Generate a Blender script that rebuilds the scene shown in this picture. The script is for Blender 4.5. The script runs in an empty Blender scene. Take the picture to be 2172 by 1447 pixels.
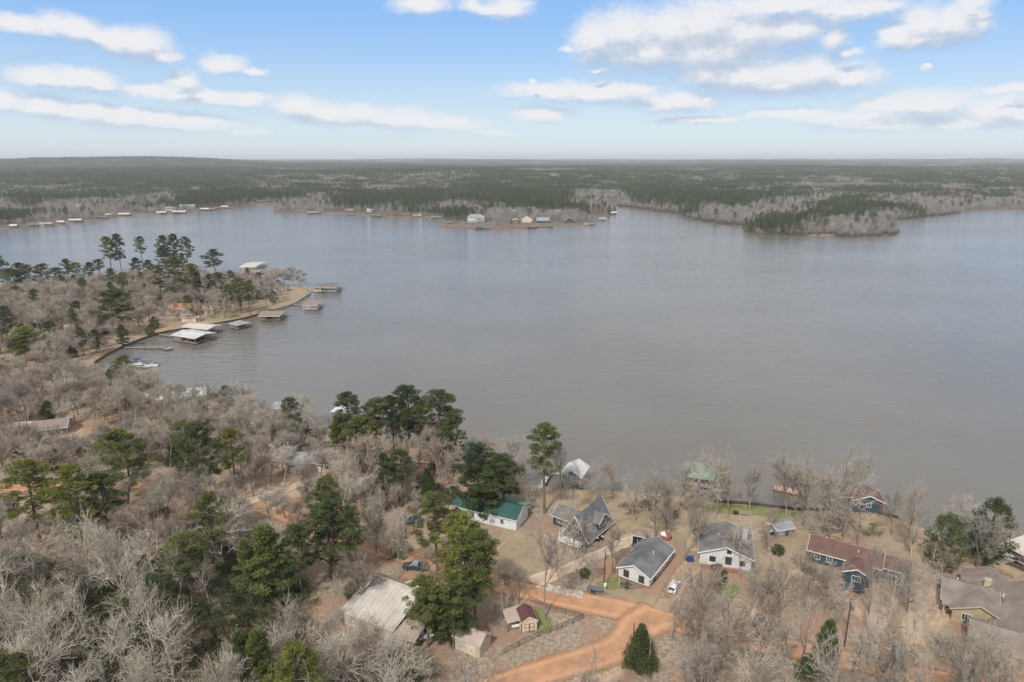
import bpy, math, random
import numpy as np
from mathutils import Vector, Matrix
random.seed(7); rng = np.random.default_rng(7)
SC = bpy.context.scene; COL = SC.collection
R = math.radians
# ------------------------------------------------------------------ camera, sky, sun
CAM_H = 90.0; PITCH = R(15.05); F = 1448.0
cam_d = bpy.data.cameras.new('camera'); cam = bpy.data.objects.new('camera', cam_d); COL.objects.link(cam)
cam.location = (0, 0, CAM_H); cam.rotation_euler = (math.pi/2-PITCH, 0, 0)
cam_d.sensor_width = 36; cam_d.lens = 24.0; cam_d.clip_start = 1; cam_d.clip_end = 120000
SC.camera = cam
SC.view_settings.view_transform = 'Standard'; SC.view_settings.look = 'None'
SC.view_settings.gamma = 1; SC.view_settings.exposure = 0.32; SC.view_settings.use_curve_mapping = False
try:
    cy = SC.cycles
    cy.max_bounces = 4; cy.diffuse_bounces = 3; cy.glossy_bounces = 2; cy.transmission_bounces = 2
    cy.volume_bounces = 1; cy.transparent_max_bounces = 8; cy.use_denoising = True
    cy.caustics_reflective = False; cy.caustics_refractive = False
except Exception: pass
SUN_EL, SUN_AZ = 48.0, 205.0          # azimuth clockwise from +Y (view direction): behind the camera, to its left
SUN_STR, SUN_ANG = 2.9, 6.0
SKY_STR = 0.085
sun_d = bpy.data.lights.new('sun', 'SUN'); sun = bpy.data.objects.new('sun', sun_d); COL.objects.link(sun)
sun_d.energy = SUN_STR; sun_d.angle = R(SUN_ANG); sun_d.color = (1.0, 0.955, 0.89)
sv = Vector((math.sin(R(SUN_AZ))*math.cos(R(SUN_EL)), math.cos(R(SUN_AZ))*math.cos(R(SUN_EL)), math.sin(R(SUN_EL))))
sun.rotation_euler = sv.to_track_quat('Z', 'Y').to_euler(); sun.location = (0, 0, 300)

def ray(u, v):
    x = (u-1086)/F; y = -(v-723.5)/F
    return x, math.cos(PITCH)+y*math.sin(PITCH), -math.sin(PITCH)+y*math.cos(PITCH)
def at(u, v, z=1.0):
    """pixel of the 2172-wide photograph -> point of the place at height z"""
    x, y, w = ray(u, v); t = (z-CAM_H)/w
    return Vector((x*t, y*t, z))
def proj(x, y, z):
    """point(s) -> pixel"""
    dz = z-CAM_H; c, s = math.cos(PITCH), math.sin(PITCH)
    d = y*c-dz*s; up = y*s+dz*c
    return 1086+F*x/d, 723.5-F*up/d
def tree_height(u, vb, vt, zb=1.0):
    p = at(u, vb, zb); lo, hi = 0, 60
    for _ in range(30):
        m = (lo+hi)/2
        if proj(p.x, p.y, zb+m)[1] > vt: lo = m
        else: hi = m
    return lo

class NT:
    """small node helper"""
    def __init__(s, tree): s.t = tree; s.n = tree.nodes; s.l = tree.links
    def new(s, typ, **kw):
        nd = s.n.new(typ)
        for k, v in kw.items(): setattr(nd, k, v)
        return nd
    def put(s, nd, sock, v):
        i = nd.inputs[sock]
        if isinstance(v, bpy.types.NodeSocket): s.l.new(v, i)
        else: i.default_value = v
    def math(s, op, a, b=0.0, c=None, clamp=False):
        nd = s.new('ShaderNodeMath', operation=op); nd.use_clamp = clamp
        s.put(nd, 0, a); s.put(nd, 1, b)
        if c is not None: s.put(nd, 2, c)
        return nd.outputs[0]
    def vmath(s, op, a, b=None, c=None, out=0):
        nd = s.new('ShaderNodeVectorMath', operation=op); s.put(nd, 0, a)
        if b is not None: s.put(nd, 1, b)
        if c is not None: s.put(nd, 2, c)
        return nd.outputs['Value'] if out == 'Value' else nd.outputs[0]
    def mix(s, f, a, b):
        nd = s.new('ShaderNodeMix', data_type='RGBA'); s.put(nd, 0, f); s.put(nd, 6, a); s.put(nd, 7, b); return nd.outputs[2]
    def noise(s, vec, scale, detail=4, rough=0.55, dist=0.0):
        nd = s.new('ShaderNodeTexNoise'); s.put(nd, 'Vector', vec) if vec is not None else None
        nd.inputs['Scale'].default_value = scale; nd.inputs['Detail'].default_value = detail
        nd.inputs['Roughness'].default_value = rough; nd.inputs['Distortion'].default_value = dist
        return nd.outputs[0]
    def smooth(s, x, a, b):
        nd = s.new('ShaderNodeMapRange', interpolation_type='SMOOTHSTEP'); s.put(nd, 0, x)
        nd.inputs[1].default_value = a; nd.inputs[2].default_value = b; return nd.outputs[0]

def rgb(*c): return (*c, 1.0)

def build_world():
    w = bpy.data.worlds.new('World'); SC.world = w; w.use_nodes = True
    n = NT(w.node_tree); n.n.clear()
    out = n.new('ShaderNodeOutputWorld'); bg = n.new('ShaderNodeBackground'); n.l.new(bg.outputs[0], out.inputs[0])
    sky = n.new('ShaderNodeTexSky', sky_type='NISHITA'); sky.sun_disc = False
    sky.sun_elevation = R(SUN_EL); sky.sun_rotation = R(SUN_AZ); sky.air_density = 1.0; sky.dust_density = 0.6; sky.ozone_density = 1.6
    d = n.new('ShaderNodeTexCoord').outputs['Generated']
    sep = n.new('ShaderNodeSeparateXYZ'); n.l.new(d, sep.inputs[0])
    az = n.math('ARCTAN2', sep.outputs[0], sep.outputs[1]); el = n.math('ARCSINE', sep.outputs[2])
    comb = n.new('ShaderNodeCombineXYZ'); n.put(comb, 0, az); n.put(comb, 1, el); P0 = comb.outputs[0]
    clouds = [(45,50,55,13),(110,52,45,16),(160,62,50,18),(215,78,40,12),(250,88,50,18),(300,92,55,22),(345,118,32,11),
      (90,162,70,12),(165,168,75,15),(220,182,36,14),(388,173,33,14),(470,136,38,14),(535,152,25,6),(330,192,55,9),(420,205,80,10),(520,208,48,12),
      (5,212,35,15),(90,222,60,16),(170,235,80,12),(290,250,120,14),(410,262,90,12),(265,238,30,9),
      (630,225,45,17),(690,240,80,18),(770,238,45,15),(850,252,80,16),(940,262,70,12),(530,283,45,6),(1045,283,45,6),(840,288,30,4),
      (895,9,52,13),(1075,16,44,19),(1003,14,24,9),(1040,20,30,8),
      (1265,85,48,36),(1330,72,70,40),(1420,70,80,44),(1500,58,80,46),(1590,72,90,42),(1680,62,60,28),(1380,112,110,28),(1500,112,120,28),
      (1768,76,28,22),(1500,155,60,24),(1590,162,110,30),(1700,158,110,30),(1800,165,55,18),(1650,182,110,16),
      (1170,192,90,13),(1270,195,100,18),(1350,190,40,9),(1430,217,80,15),(1150,240,52,13),(1500,213,20,8),
      (1905,75,40,20),(1960,55,60,30),(2030,48,60,28),(2080,40,25,14),(1955,90,60,12),
      (1660,8,150,16),(1790,22,80,20),(1860,12,60,12),(2060,4,40,10),
      (1880,225,80,12),(1960,218,90,18),(2120,232,90,16),(2170,245,60,18),(2140,190,70,7),(1680,240,90,8),(1800,250,110,8),(1900,262,140,12),(2050,262,120,10),(1490,252,90,5),(1130,170,8,5),(1200,105,14,6),(1270,150,18,5),(1800,110,30,6),(1970,143,15,4)]
    def field(P):
        # soft ragged outlines: the coordinates are pushed about by noise before each ellipse is measured
        nz = n.new('ShaderNodeTexNoise'); nz.inputs['Scale'].default_value = 22; nz.inputs['Detail'].default_value = 6; nz.inputs['Roughness'].default_value = .62
        st = n.vmath('MULTIPLY', P, (1.0, 2.0, 1.0)); n.l.new(st, nz.inputs['Vector'])
        off = n.vmath('MULTIPLY', n.vmath('SUBTRACT', nz.outputs['Color'], (.5, .5, .5)), (.040, .022, 0))
        Q = n.vmath('ADD', P, off)
        cur = None
        for (u, v, a, b) in clouds:
            x, y, z = ray(u, v); L = math.sqrt(x*x+y*y+z*z); A = math.atan2(x, y); E = math.asin(z/L)
            sx = math.cos(math.atan((u-1086)/F))**2; wa = a/F*sx*1.30; we = b/F*1.42
            g = n.vmath('MULTIPLY_ADD', Q, (1/wa, 1/we, 0), (-A/wa, -E/we, 0))
            ln = n.vmath('LENGTH', g, out='Value')
            # small clouds carry less density
            cur = ln if cur is None else n.new_smin(cur, ln)
        fine = n.noise(n.vmath('MULTIPLY', P, (1, 1.7, 1)), 95, 5, .6)
        dens = n.math('SUBTRACT', 1.22, cur)
        return n.math('ADD', dens, n.math('MULTIPLY', n.math('SUBTRACT', fine, .5), .55))
    def new_smin(a, b):
        nd = n.new('ShaderNodeMath', operation='SMOOTH_MIN'); n.put(nd, 0, a); n.put(nd, 1, b); nd.inputs[2].default_value = .35; return nd.outputs[0]
    n.new_smin = new_smin
    f0 = field(P0); f1 = field(n.vmath('ADD', P0, (-.006, .019, 0)))
    a0 = n.smooth(f0, -.08, .92)
    # sunlit tops, greyer undersides: density compared with the density a little higher up
    lit = n.math('SUBTRACT', n.math('MINIMUM', f0, 1.6), n.math('MINIMUM', f1, 1.6))
    tex = n.noise(n.vmath('MULTIPLY', P0, (1, 1.9, 1)), 30, 5, .62)
    lit = n.math('ADD', lit, n.math('MULTIPLY', n.math('SUBTRACT', tex, .5), .35))
    lit = n.smooth(lit, -.55, .42)
    thick = n.smooth(f0, .3, 1.25)
    ccol = n.mix(lit, rgb(.36, .44, .58), rgb(.70, .70, .72))
    # haze low over the horizon washes the clouds out
    low = n.smooth(el, .0, .052)
    ccol = n.mix(n.math('MULTIPLY', n.math('SUBTRACT', 1.0, lit), thick), ccol, rgb(.44, .50, .58))
    ccol = n.mix(low, rgb(.60, .68, .75), ccol)
    # broken cloud over the rest of the sky
    zc = n.math('MAXIMUM', sep.outputs[2], .06)
    dv = n.new('ShaderNodeCombineXYZ'); n.put(dv, 0, n.math('DIVIDE', sep.outputs[0], zc)); n.put(dv, 1, n.math('DIVIDE', sep.outputs[1], zc))
    g0 = n.noise(dv.outputs[0], .55, 6, .6)
    ga = n.smooth(g0, .28, .46)
    gcol = n.mix(n.smooth(g0, .42, .72), rgb(.68, .68, .69), rgb(.46, .47, .49))
    above = n.math('MAXIMUM', n.smooth(el, R(12.0), R(17)), n.smooth(n.math('ABSOLUTE', az), R(39), R(55)))
    above = n.math('MULTIPLY', above, n.smooth(el, 0.0, .12))
    grad = n.smooth(el, 0.0, .20)
    base = n.mix(grad, rgb(.58, .70, .79), rgb(.225, .45, .83))
    skyc = n.vmath('MULTIPLY', sky.outputs[0], (SKY_STR,)*3)
    skym = n.mix(.72, skyc, base)
    col = n.mix(n.math('MULTIPLY', a0, n.math('MULTIPLY_ADD', low, .55, .42)), skym, ccol)
    col = n.mix(n.math('MULTIPLY', above, ga), col, gcol)
    # below the horizon: dull ground bounce
    col = n.mix(n.smooth(el, -.02, -.002), rgb(.45, .50, .54), col)
    n.l.new(col, bg.inputs[0]); bg.inputs[1].default_value = 1.0
    try:
        w.cycles.sampling_method = 'MANUAL'; w.cycles.sample_map_resolution = 512
    except Exception: pass
build_world()
# ------------------------------------------------------------------ numpy noise
def _h(ix, iy, s):
    n = (ix.astype(np.int64)*374761393 + iy.astype(np.int64)*668265263 + s*1442695041) & 0x7fffffff
    n = ((n ^ (n >> 13))*1274126177) & 0x7fffffff
    return ((n ^ (n >> 16)) & 0xffff)/65535.0
def vnoise(x, y, s=0):
    x = np.asarray(x, float); y = np.asarray(y, float)
    ix = np.floor(x); iy = np.floor(y); fx = x-ix; fy = y-iy; fx = fx*fx*(3-2*fx); fy = fy*fy*(3-2*fy)
    a = _h(ix, iy, s); b = _h(ix+1, iy, s); c = _h(ix, iy+1, s); d = _h(ix+1, iy+1, s)
    return (a*(1-fx)+b*fx)*(1-fy)+(c*(1-fx)+d*fx)*fy
def fbm(x, y, wl, o=4, s=0):
    t = 0; a = 1; k = 0; f = 1/wl
    for i in range(o): t = t+a*vnoise(np.asarray(x)*f+i*17.3, np.asarray(y)*f+i*9.1, s+i); k += a; a *= .5; f *= 2
    return t/k
def sstep(x, a, b):
    t = np.clip((np.asarray(x, float)-a)/(b-a), 0, 1); return t*t*(3-2*t)

# ------------------------------------------------------------------ shoreline (pixels of the waterline, clockwise round the lake)
NEAR_SHORE = [(2700,1460),(2420,1330),(2240,1246),(2172,1212),(2113,1188),(2065,1168),(2000,1135),(1906,1102),(1852,1087),(1790,1085),(1700,1084),(1645,1078),(1576,1070),(1516,1066),(1438,1052),(1350,1043),(1259,1041),(1202,1036),(1141,1030),(1108,1024),(1040,1010),(980,990),(920,965),(850,930),(780,915),(700,905),(638,891),(590,876),(530,864),(480,858),(430,836),(330,822),(250,812),(195,800),(180,786)]
WEST_BANK = [(200,772),(228,754),(264,736),(297,723),(331,711),(362,704),(405,698),(455,689.5),(490,683),(520,677),(581,660),(623,647),(640,636),(659,624),(656,615),(636,608)]
WEST_BACK = [(612,606),(575,601),(545,599),(500,592),(420,586),(300,590),(200,598),(100,605),(0,615),(-300,650),(-1200,760)]
FAR_SHORE = [(-1500,640),(-500,520),(-200,500),(0,487),(39,484),(64,481),(111,480),(144,474),(178,470),(227,464),(273,458),(335,455),(402,452),(450,446),(490,441),(505,438),(560,435),(583,436),(581,443),(577,450),(585,453.6),(655,455),(719,453),(758,456),(809,460.6),(861,464),(905,461),(938,468),(936,481),(1008,484),(1052,484),(1121,484),(1172,481),(1234,479),(1264,474),(1273,471),(1257,466),(1250,460),(1287,459),(1305,453),(1307,446),(1300,436),(1294,428),(1301,428),(1312,438),(1349,442),(1400,449),(1435,453),(1471,466),(1524,475),(1574,479),(1579,492),(1613,499.5),(1702,501),(1819,503),(1890,499.5),(1908,493),(1899,479),(1900,467),(1947,462),(2004,457),(2040,451),(2052,446),(2121,444),(2172,445),(2400,447),(3000,470)]
def _w(lst): return [tuple(at(u, v, 0.0)[:2]) for u, v in lst]
LAKE = np.array(_w(NEAR_SHORE+WEST_BANK+WEST_BACK+FAR_SHORE))
_A = LAKE; _B = np.roll(LAKE, -1, axis=0)
def lake_sd(x, y):
    """signed distance to the waterline, negative on the water"""
    x = np.atleast_1d(np.asarray(x, float)); y = np.atleast_1d(np.asarray(y, float))
    best = np.full(x.shape, 1e18); ins = np.zeros(x.shape, bool)
    for (ax, ay), (bx, by) in zip(_A, _B):
        dx, dy = bx-ax, by-ay; L = dx*dx+dy*dy+1e-9
        t = np.clip(((x-ax)*dx+(y-ay)*dy)/L, 0, 1)
        best = np.minimum(best, (x-ax-t*dx)**2+(y-ay-t*dy)**2)
        c = (ay > y) != (by > y)
        if abs(dy) > 1e-9: ins ^= c & (x < (bx-ax)*(y-ay)/dy+ax)
    return np.where(ins, -1, 1)*np.sqrt(best)
def land_z(x, y, sd=None):
    x = np.atleast_1d(np.asarray(x, float)); y = np.atleast_1d(np.asarray(y, float))
    if sd is None: sd = lake_sd(x, y)
    r = np.hypot(x, y)
    band = np.maximum(2.2, r*.012)
    z = np.clip(sd/band*1.1, -1.6, 1.0)
    inland = sstep(sd, 4, 60)
    z = z+inland*(fbm(x, y, 45, 3, 5)-.5)*1.1*sstep(r, 60, 140)
    far = sstep(r, 1150, 4200)*sstep(sd, 60, 700)
    hills = fbm(x, y, 1500, 3, 11)
    z = z+far*(hills*46-8)*(1+.3*sstep(r, 5000, 12000))
    az = np.degrees(np.arctan2(x, y))
    z = z+sstep(r, 5200, 6600)*(1-sstep(r, 7600, 9800))*(58*np.exp(-((az+27)/6.5)**2)+30*np.exp(-((az+36)/6)**2))
    z = z+sstep(r, 9000, 13000)*(1-sstep(r, 15000, 20000))*(24*np.exp(-((az-33)/9)**2)+16*np.exp(-((az+8)/5)**2))
    return z-sstep(r, 20000, 30000)*30
def gz(x, y): return float(land_z(x, y)[0])
def gp(u, v):
    """pixel -> point on the ground"""
    p = at(u, v, 1.0)
    for _ in range(3): p = at(u, v, max(0.0, gz(p.x, p.y)))
    return p

# ------------------------------------------------------------------ materials
MATS = {}
def mat(name, c1, c2=None, scale=1.0, rough=.85, tint=0.0, metal=0.0, spec=.3, bump=0.0, bscale=None, coords='Object', stretch=(1,1,1), tintcol=None, lo=.35, hi=.65, trans=0.0):
    if name in MATS: return MATS[name]
    m = bpy.data.materials.new(name); m.use_nodes = True; n = NT(m.node_tree); MATS[name] = m
    b = n.n['Principled BSDF']
    c2 = c2 or c1
    tc = n.new('ShaderNodeTexCoord').outputs[coords]
    vec = n.vmath('MULTIPLY', tc, stretch)
    nz = n.noise(vec, scale, 5, .6)
    col = n.mix(n.smooth(nz, lo, hi), rgb(*c1), rgb(*c2))
    if tint > 0:
        oi = n.new('ShaderNodeObjectInfo').outputs['Random']
        if tintcol: col = n.mix(n.smooth(oi, .35, 1.0), col, rgb(*tintcol)); 
        k = n.math('MULTIPLY_ADD', n.math('FRACT', n.math('MULTIPLY', oi, 7.31)), 2*tint, 1-tint)
        mul = n.vmath('SCALE', col); mul.node.inputs[3].default_value = 1; n.put(mul.node, 3, k); col = mul
    n.l.new(col, b.inputs['Base Color'])
    b.inputs['Roughness'].default_value = rough; b.inputs['Metallic'].default_value = metal
    b.inputs['Specular IOR Level'].default_value = spec
    if bump > 0:
        bp = n.new('ShaderNodeBump'); bp.inputs['Strength'].default_value = bump; bp.inputs['Distance'].default_value = .1
        n.put(bp, 'Height', n.noise(vec, bscale or scale*4, 4, .6)); n.l.new(bp.outputs[0], b.inputs['Normal'])
    if trans > 0:
        t = n.new('ShaderNodeBsdfTranslucent'); n.l.new(col, t.inputs[0]); mx = n.new('ShaderNodeMixShader'); mx.inputs[0].default_value = trans
        n.l.new(b.outputs[0], mx.inputs[1]); n.l.new(t.outputs[0], mx.inputs[2]); n.l.new(mx.outputs[0], n.n['Material Output'].inputs[0])
    return m
def attr_mat_leaf(name, dark, light, tint, tintcol, trans=.15):
    """foliage: colour varies leaf by leaf (attribute 'tone') and tree by tree"""
    m = bpy.data.materials.new(name); m.use_nodes = True; n = NT(m.node_tree); b = n.n['Principled BSDF']; MATS[name] = m
    at_ = n.new('ShaderNodeAttribute'); at_.attribute_name = 'tone'
    oi = n.new('ShaderNodeObjectInfo').outputs['Random']
    col = n.mix(at_.outputs['Fac'], rgb(*dark), rgb(*light))
    col = n.mix(n.math('MULTIPLY', n.smooth(oi, .45, 1.0), .8), col, rgb(*tintcol))
    k = n.math('MULTIPLY_ADD', n.math('FRACT', n.math('MULTIPLY', oi, 7.31)), 2*tint, 1-tint)
    mul = n.vmath('SCALE', col); n.put(mul.node, 3, k)
    n.l.new(mul, b.inputs['Base Color']); b.inputs['Roughness'].default_value = .7; b.inputs['Specular IOR Level'].default_value = .25
    t = n.new('ShaderNodeBsdfTranslucent'); n.l.new(mul, t.inputs[0]); mx = n.new('ShaderNodeMixShader'); mx.inputs[0].default_value = trans
    n.l.new(b.outputs[0], mx.inputs[1]); n.l.new(t.outputs[0], mx.inputs[2]); n.l.new(mx.outputs[0], n.n['Material Output'].inputs[0])
    return m

# ------------------------------------------------------------------ mesh builder
def tag(o, label=None, cat=None, group=None, kind=None):
    if label: o['label'] = label
    if cat: o['category'] = cat
    if group: o['group'] = group
    if kind: o['kind'] = kind
    return o
def link(name, me, parent=None, mtx=None):
    o = bpy.data.objects.new(name, me); COL.objects.link(o)
    if parent: o.parent = parent
    return o
def empty(name, loc, rz=0, label=None, cat=None, group=None):
    o = bpy.data.objects.new(name, None); COL.objects.link(o); o.location = loc; o.rotation_euler = (0, 0, rz); o.empty_display_size = .5
    return tag(o, label, cat, group)
class MB:
    def __init__(s): s.v = []; s.f = []
    def add(s, vs, fs):
        k = len(s.v); s.v += [tuple(p) for p in vs]; s.f += [tuple(i+k for i in f) for f in fs]; return s
    def box(s, x0, x1, y0, y1, z0, z1):
        return s.add([(x0,y0,z0),(x1,y0,z0),(x1,y1,z0),(x0,y1,z0),(x0,y0,z1),(x1,y0,z1),(x1,y1,z1),(x0,y1,z1)],
                     [(0,3,2,1),(4,5,6,7),(0,1,5,4),(1,2,6,5),(2,3,7,6),(3,0,4,7)])
    def prism(s, poly, off):
        """closed solid: polygon (3-D points) swept by the vector off"""
        n = len(poly); a = [Vector(p) for p in poly]; b = [p+Vector(off) for p in a]
        return s.add(a+b, [tuple(range(n-1, -1, -1)), tuple(range(n, 2*n))]+[(i, (i+1) % n, (i+1) % n+n, i+n) for i in range(n)])
    def tube(s, p0, p1, r0, r1=None, n=6, cap=True):
        p0 = Vector(p0); p1 = Vector(p1); r1 = r0 if r1 is None else r1
        d = (p1-p0).normalized(); a = d.orthogonal().normalized(); b = d.cross(a)
        vs = [p0+(a*math.cos(t)+b*math.sin(t))*r0 for t in [i*2*math.pi/n for i in range(n)]]+[p1+(a*math.cos(t)+b*math.sin(t))*r1 for t in [i*2*math.pi/n for i in range(n)]]
        fs = [(i, (i+1) % n, (i+1) % n+n, i+n) for i in range(n)]
        if cap: fs += [tuple(range(n-1, -1, -1)), tuple(range(n, 2*n))]
        return s.add(vs, fs)
    def bar(s, p0, p1, w, h):
        """rectangular bar between two points, w across, h high"""
        p0 = Vector(p0); p1 = Vector(p1); d = (p1-p0).normalized(); up = Vector((0, 0, 1))
        if abs(d.z) > .98: up = Vector((0, 1, 0))
        a = d.cross(up).normalized()*w/2; b = a.cross(d).normalized()*h/2
        vs = [p0-a-b, p0+a-b, p0+a+b, p0-a+b, p1-a-b, p1+a-b, p1+a+b, p1-a+b]
        return s.add(vs, [(0,3,2,1),(4,5,6,7),(0,1,5,4),(1,2,6,5),(2,3,7,6),(3,0,4,7)])
    def build(s, name, m, parent=None, label=None, cat=None, group=None, kind=None, smooth=False):
        me = bpy.data.meshes.new(name); me.from_pydata(s.v, [], s.f)
        me.materials.append(m if not isinstance(m, str) else MATS[m])
        if smooth: me.shade_smooth()
        me.update(); o = link(name, me, parent); return tag(o, label, cat, group, kind)
def npmesh(name, V, T, mats, midx=None, tone=None, quads=False):
    """fast mesh from arrays of vertices and triangles"""
    me = bpy.data.meshes.new(name); k = 4 if quads else 3
    me.vertices.add(len(V)); me.vertices.foreach_set('co', np.asarray(V, np.float32).ravel())
    me.loops.add(len(T)*k); me.loops.foreach_set('vertex_index', np.asarray(T, np.int32).ravel())
    me.polygons.add(len(T)); me.polygons.foreach_set('loop_start', np.arange(0, len(T)*k, k, dtype=np.int32))
    for m in mats: me.materials.append(MATS[m] if isinstance(m, str) else m)
    if midx is not None: me.polygons.foreach_set('material_index', np.asarray(midx, np.int32))
    if tone is not None:
        a = me.attributes.new('tone', 'FLOAT', 'FACE'); a.data.foreach_set('value', np.asarray(tone, np.float32))
    me.update(calc_edges=True); return me

# ------------------------------------------------------------------ ground sheet
def pxell(u, v, lst, soft=.35):
    m = np.zeros(u.shape)
    for (a, b, ru, rv) in lst:
        d = np.hypot((u-a)/ru, (v-b)/rv); m = np.maximum(m, 1-sstep(d, 1-soft, 1+soft))
    return m
FIELDS = [(1745,345,95,1.6),(720,341,28,2.0),(1150,374,75,5),(2080,352,60,1.5),(620,352,40,1.2)]
GREENF = [(1150,374,75,5)]
LAWN = [(1090,1170,70,55),(1120,1200,60,40),(1280,1100,60,50),(1400,1080,110,40),(1560,1090,90,28),(1650,1130,60,50),(1880,1115,70,40),(1950,1150,60,50),(2120,1200,60,25),(1650,1210,60,60),
        (1330,1270,120,22),(1200,1060,70,25),(470,672,60,7),(640,618,30,12),(600,640,40,8),(330,700,60,9),(270,722,40,9),(220,760,30,12),(400,680,60,7),(540,655,50,7),(1960,1380,80,40),(870,1155,50,22),
        (650,900,60,16),(930,975,60,16),(1420,1110,90,40),(1960,1330,60,50),(980,1000,50,12),(1060,1030,60,12)]
GREEN = [(1565,1078,70,14),(1640,1088,50,9),(1295,1236,34,14),(1145,1325,35,22),(1250,1410,60,25),(1840,1385,25,30),(1140,1300,20,12),(1540,1250,30,15),(470,664,40,5),(1330,1240,20,8),(250,752,25,6),(600,437,30,2)]
SANDF = [(1270,1428,62,26),(1975,1290,45,40),(1855,1280,45,45),(2080,1385,28,45),(1230,1180,10,5),(1935,1330,18,60),(1345,1150,25,18),(660,1015,45,14),(575,1052,42,14),(1475,1150,20,22),(600,1035,80,20),(110,915,70,18)]
CLAYF = [(1440,1215,55,30),(1500,1225,60,22),(1400,1245,40,20),(800,1180,50,18),(900,1225,70,30),(620,1110,60,25),(680,1140,40,20),(400,1045,120,16),(40,1035,60,18),(690,1280,60,18),(250,1175,50,22),(340,1180,60,16),(1000,1260,60,20),
         (1310,1215,30,18),(1880,1390,60,50),(640,1290,60,20),(220,905,60,20),(1180,1260,40,15),(690,985,30,18)]
def build_ground():
    nr1 = np.exp(np.linspace(math.log(42), math.log(820), 350)); nr2 = np.exp(np.linspace(math.log(820), math.log(45000), 185))[1:]
    rr = np.concatenate([nr1, nr2]); aa = np.radians(np.linspace(-60, 60, 420))
    Rr, Aa = np.meshgrid(rr, aa, indexing='ij'); X = Rr*np.sin(Aa); Y = Rr*np.cos(Aa); x = X.ravel(); y = Y.ravel()
    sd = lake_sd(x, y); z = land_z(x, y, sd)
    n, m = Rr.shape; i = np.arange(n*m).reshape(n, m)
    q = np.stack([i[:-1, :-1], i[:-1, 1:], i[1:, 1:], i[1:, :-1]], -1).reshape(-1, 4)
    V = np.stack([x, y, z], 1)
    u, v = proj(x, y, np.full(x.shape, 1.0))
    wob = (fbm(x, y, 9, 3, 2)-.5)*36*np.clip(160/np.hypot(x, y), .1, 1)
    u2 = u+wob; v2 = v+wob*.6
    G = lambda lst: pxell(u2, v2, lst)
    near0 = (np.hypot(x, y) < 700)
    me = npmesh('ground', V, q[:, ::-1], [ground_mat()], quads=True)
    near = (np.hypot(x, y) < 700)
    bank = (1-sstep(sd, 1.5, 6))*.8*((u < 1290) | near0)
    for nm, a in (('lawn', np.maximum(G(LAWN)*near, bank*(fbm(x, y, 30, 2, 3) > .35))), ('green', G(GREEN)), ('sand', G(SANDF)*near), ('clay', G(CLAYF)*near),
                  ('field', pxell(u, v, FIELDS, .2)*(np.hypot(x, y) > 1500)), ('gfield', pxell(u, v, GREENF, .2)*(np.hypot(x, y) > 1500))):
        at_ = me.attributes.new(nm, 'FLOAT', 'POINT'); at_.data.foreach_set('value', a.astype(np.float32))
    me.shade_smooth(); o = link('ground', me); tag(o, 'winter ground of leaf litter, tan grass and red clay around the lake', kind='structure')
def ground_mat():
    m = bpy.data.materials.new('ground'); m.use_nodes = True; n = NT(m.node_tree); b = n.n['Principled BSDF']
    g = n.new('ShaderNodeNewGeometry').outputs['Position']
    A = lambda k: (lambda nd: (setattr(nd, 'attribute_name', k), nd.outputs['Fac'])[1])(n.new('ShaderNodeAttribute'))
    n1 = n.noise(g, .11, 5, .6); n2 = n.noise(g, 1.3, 4, .65); n3 = n.noise(g, .03, 3)
    lit = n.mix(n.smooth(n2, .3, .7), rgb(.19, .15, .115), rgb(.37, .30, .23))
    lit = n.mix(n.smooth(n1, .42, .68), lit, rgb(.29, .185, .13))
    lit = n.mix(n.math('MULTIPLY', n.smooth(n3, .5, .7), .5), lit, rgb(.25, .20, .125))
    lawn = n.mix(n.smooth(n1, .35, .65), rgb(.36, .28, .19), rgb(.29, .23, .155)); lawn = n.mix(n.math('MULTIPLY', n.smooth(n2, .4, .75), .5), lawn, rgb(.22, .17, .10))
    n4 = n.noise(g, .42, 4, .65); lawn = n.mix(n.math('MULTIPLY', n.smooth(n4, .48, .66), .6), lawn, rgb(.21, .155, .11))
    grn = n.mix(n.smooth(n2, .3, .7), rgb(.115, .15, .045), rgb(.20, .205, .08))
    sand = n.mix(n.smooth(n2, .35, .65), rgb(.50, .37, .26), rgb(.36, .26, .19))
    clay = n.mix(n.smooth(n1, .3, .7), rgb(.36, .22, .14), rgb(.30, .19, .13)); clay = n.mix(n.math('MULTIPLY', n.smooth(n2, .4, .7), .5), clay, rgb(.25, .17, .12))
    rag = n.math('MULTIPLY', n.math('SUBTRACT', n2, .5), .9)
    M = lambda k: n.smooth(n.math('ADD', A(k), rag), .35, .65)
    c = n.mix(n.math('MULTIPLY', M('lawn'), .9), lit, lawn)
    c = n.mix(n.math('MULTIPLY', M('clay'), .85), c, clay); c = n.mix(n.math('MULTIPLY', M('sand'), .85), c, sand)
    c = n.mix(n.math('MULTIPLY', M('green'), .85), c, grn)
    rr_ = n.vmath('LENGTH', g, out='Value'); c = n.mix(n.math('MULTIPLY', n.smooth(rr_, 800, 1000), n.math('SUBTRACT', 1.0, M('lawn'))), c, rgb(.13, .11, .09))
    c = n.mix(A('field'), c, rgb(.36, .32, .25)); c = n.mix(A('gfield'), c, rgb(.13, .15, .07))
    # wet earth at the waterline
    z = n.new('ShaderNodeSeparateXYZ'); n.l.new(g, z.inputs[0])
    c = n.mix(n.smooth(z.outputs[2], .28, .02), c, rgb(.15, .115, .085))
    n.l.new(c, b.inputs['Base Color']); b.inputs['Roughness'].default_value = .95; b.inputs['Specular IOR Level'].default_value = .1
    bp = n.new('ShaderNodeBump'); bp.inputs['Strength'].default_value = .5; bp.inputs['Distance'].default_value = .25; n.l.new(n2, bp.inputs['Height']); n.l.new(bp.outputs[0], b.inputs['Normal'])
    return m

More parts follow.
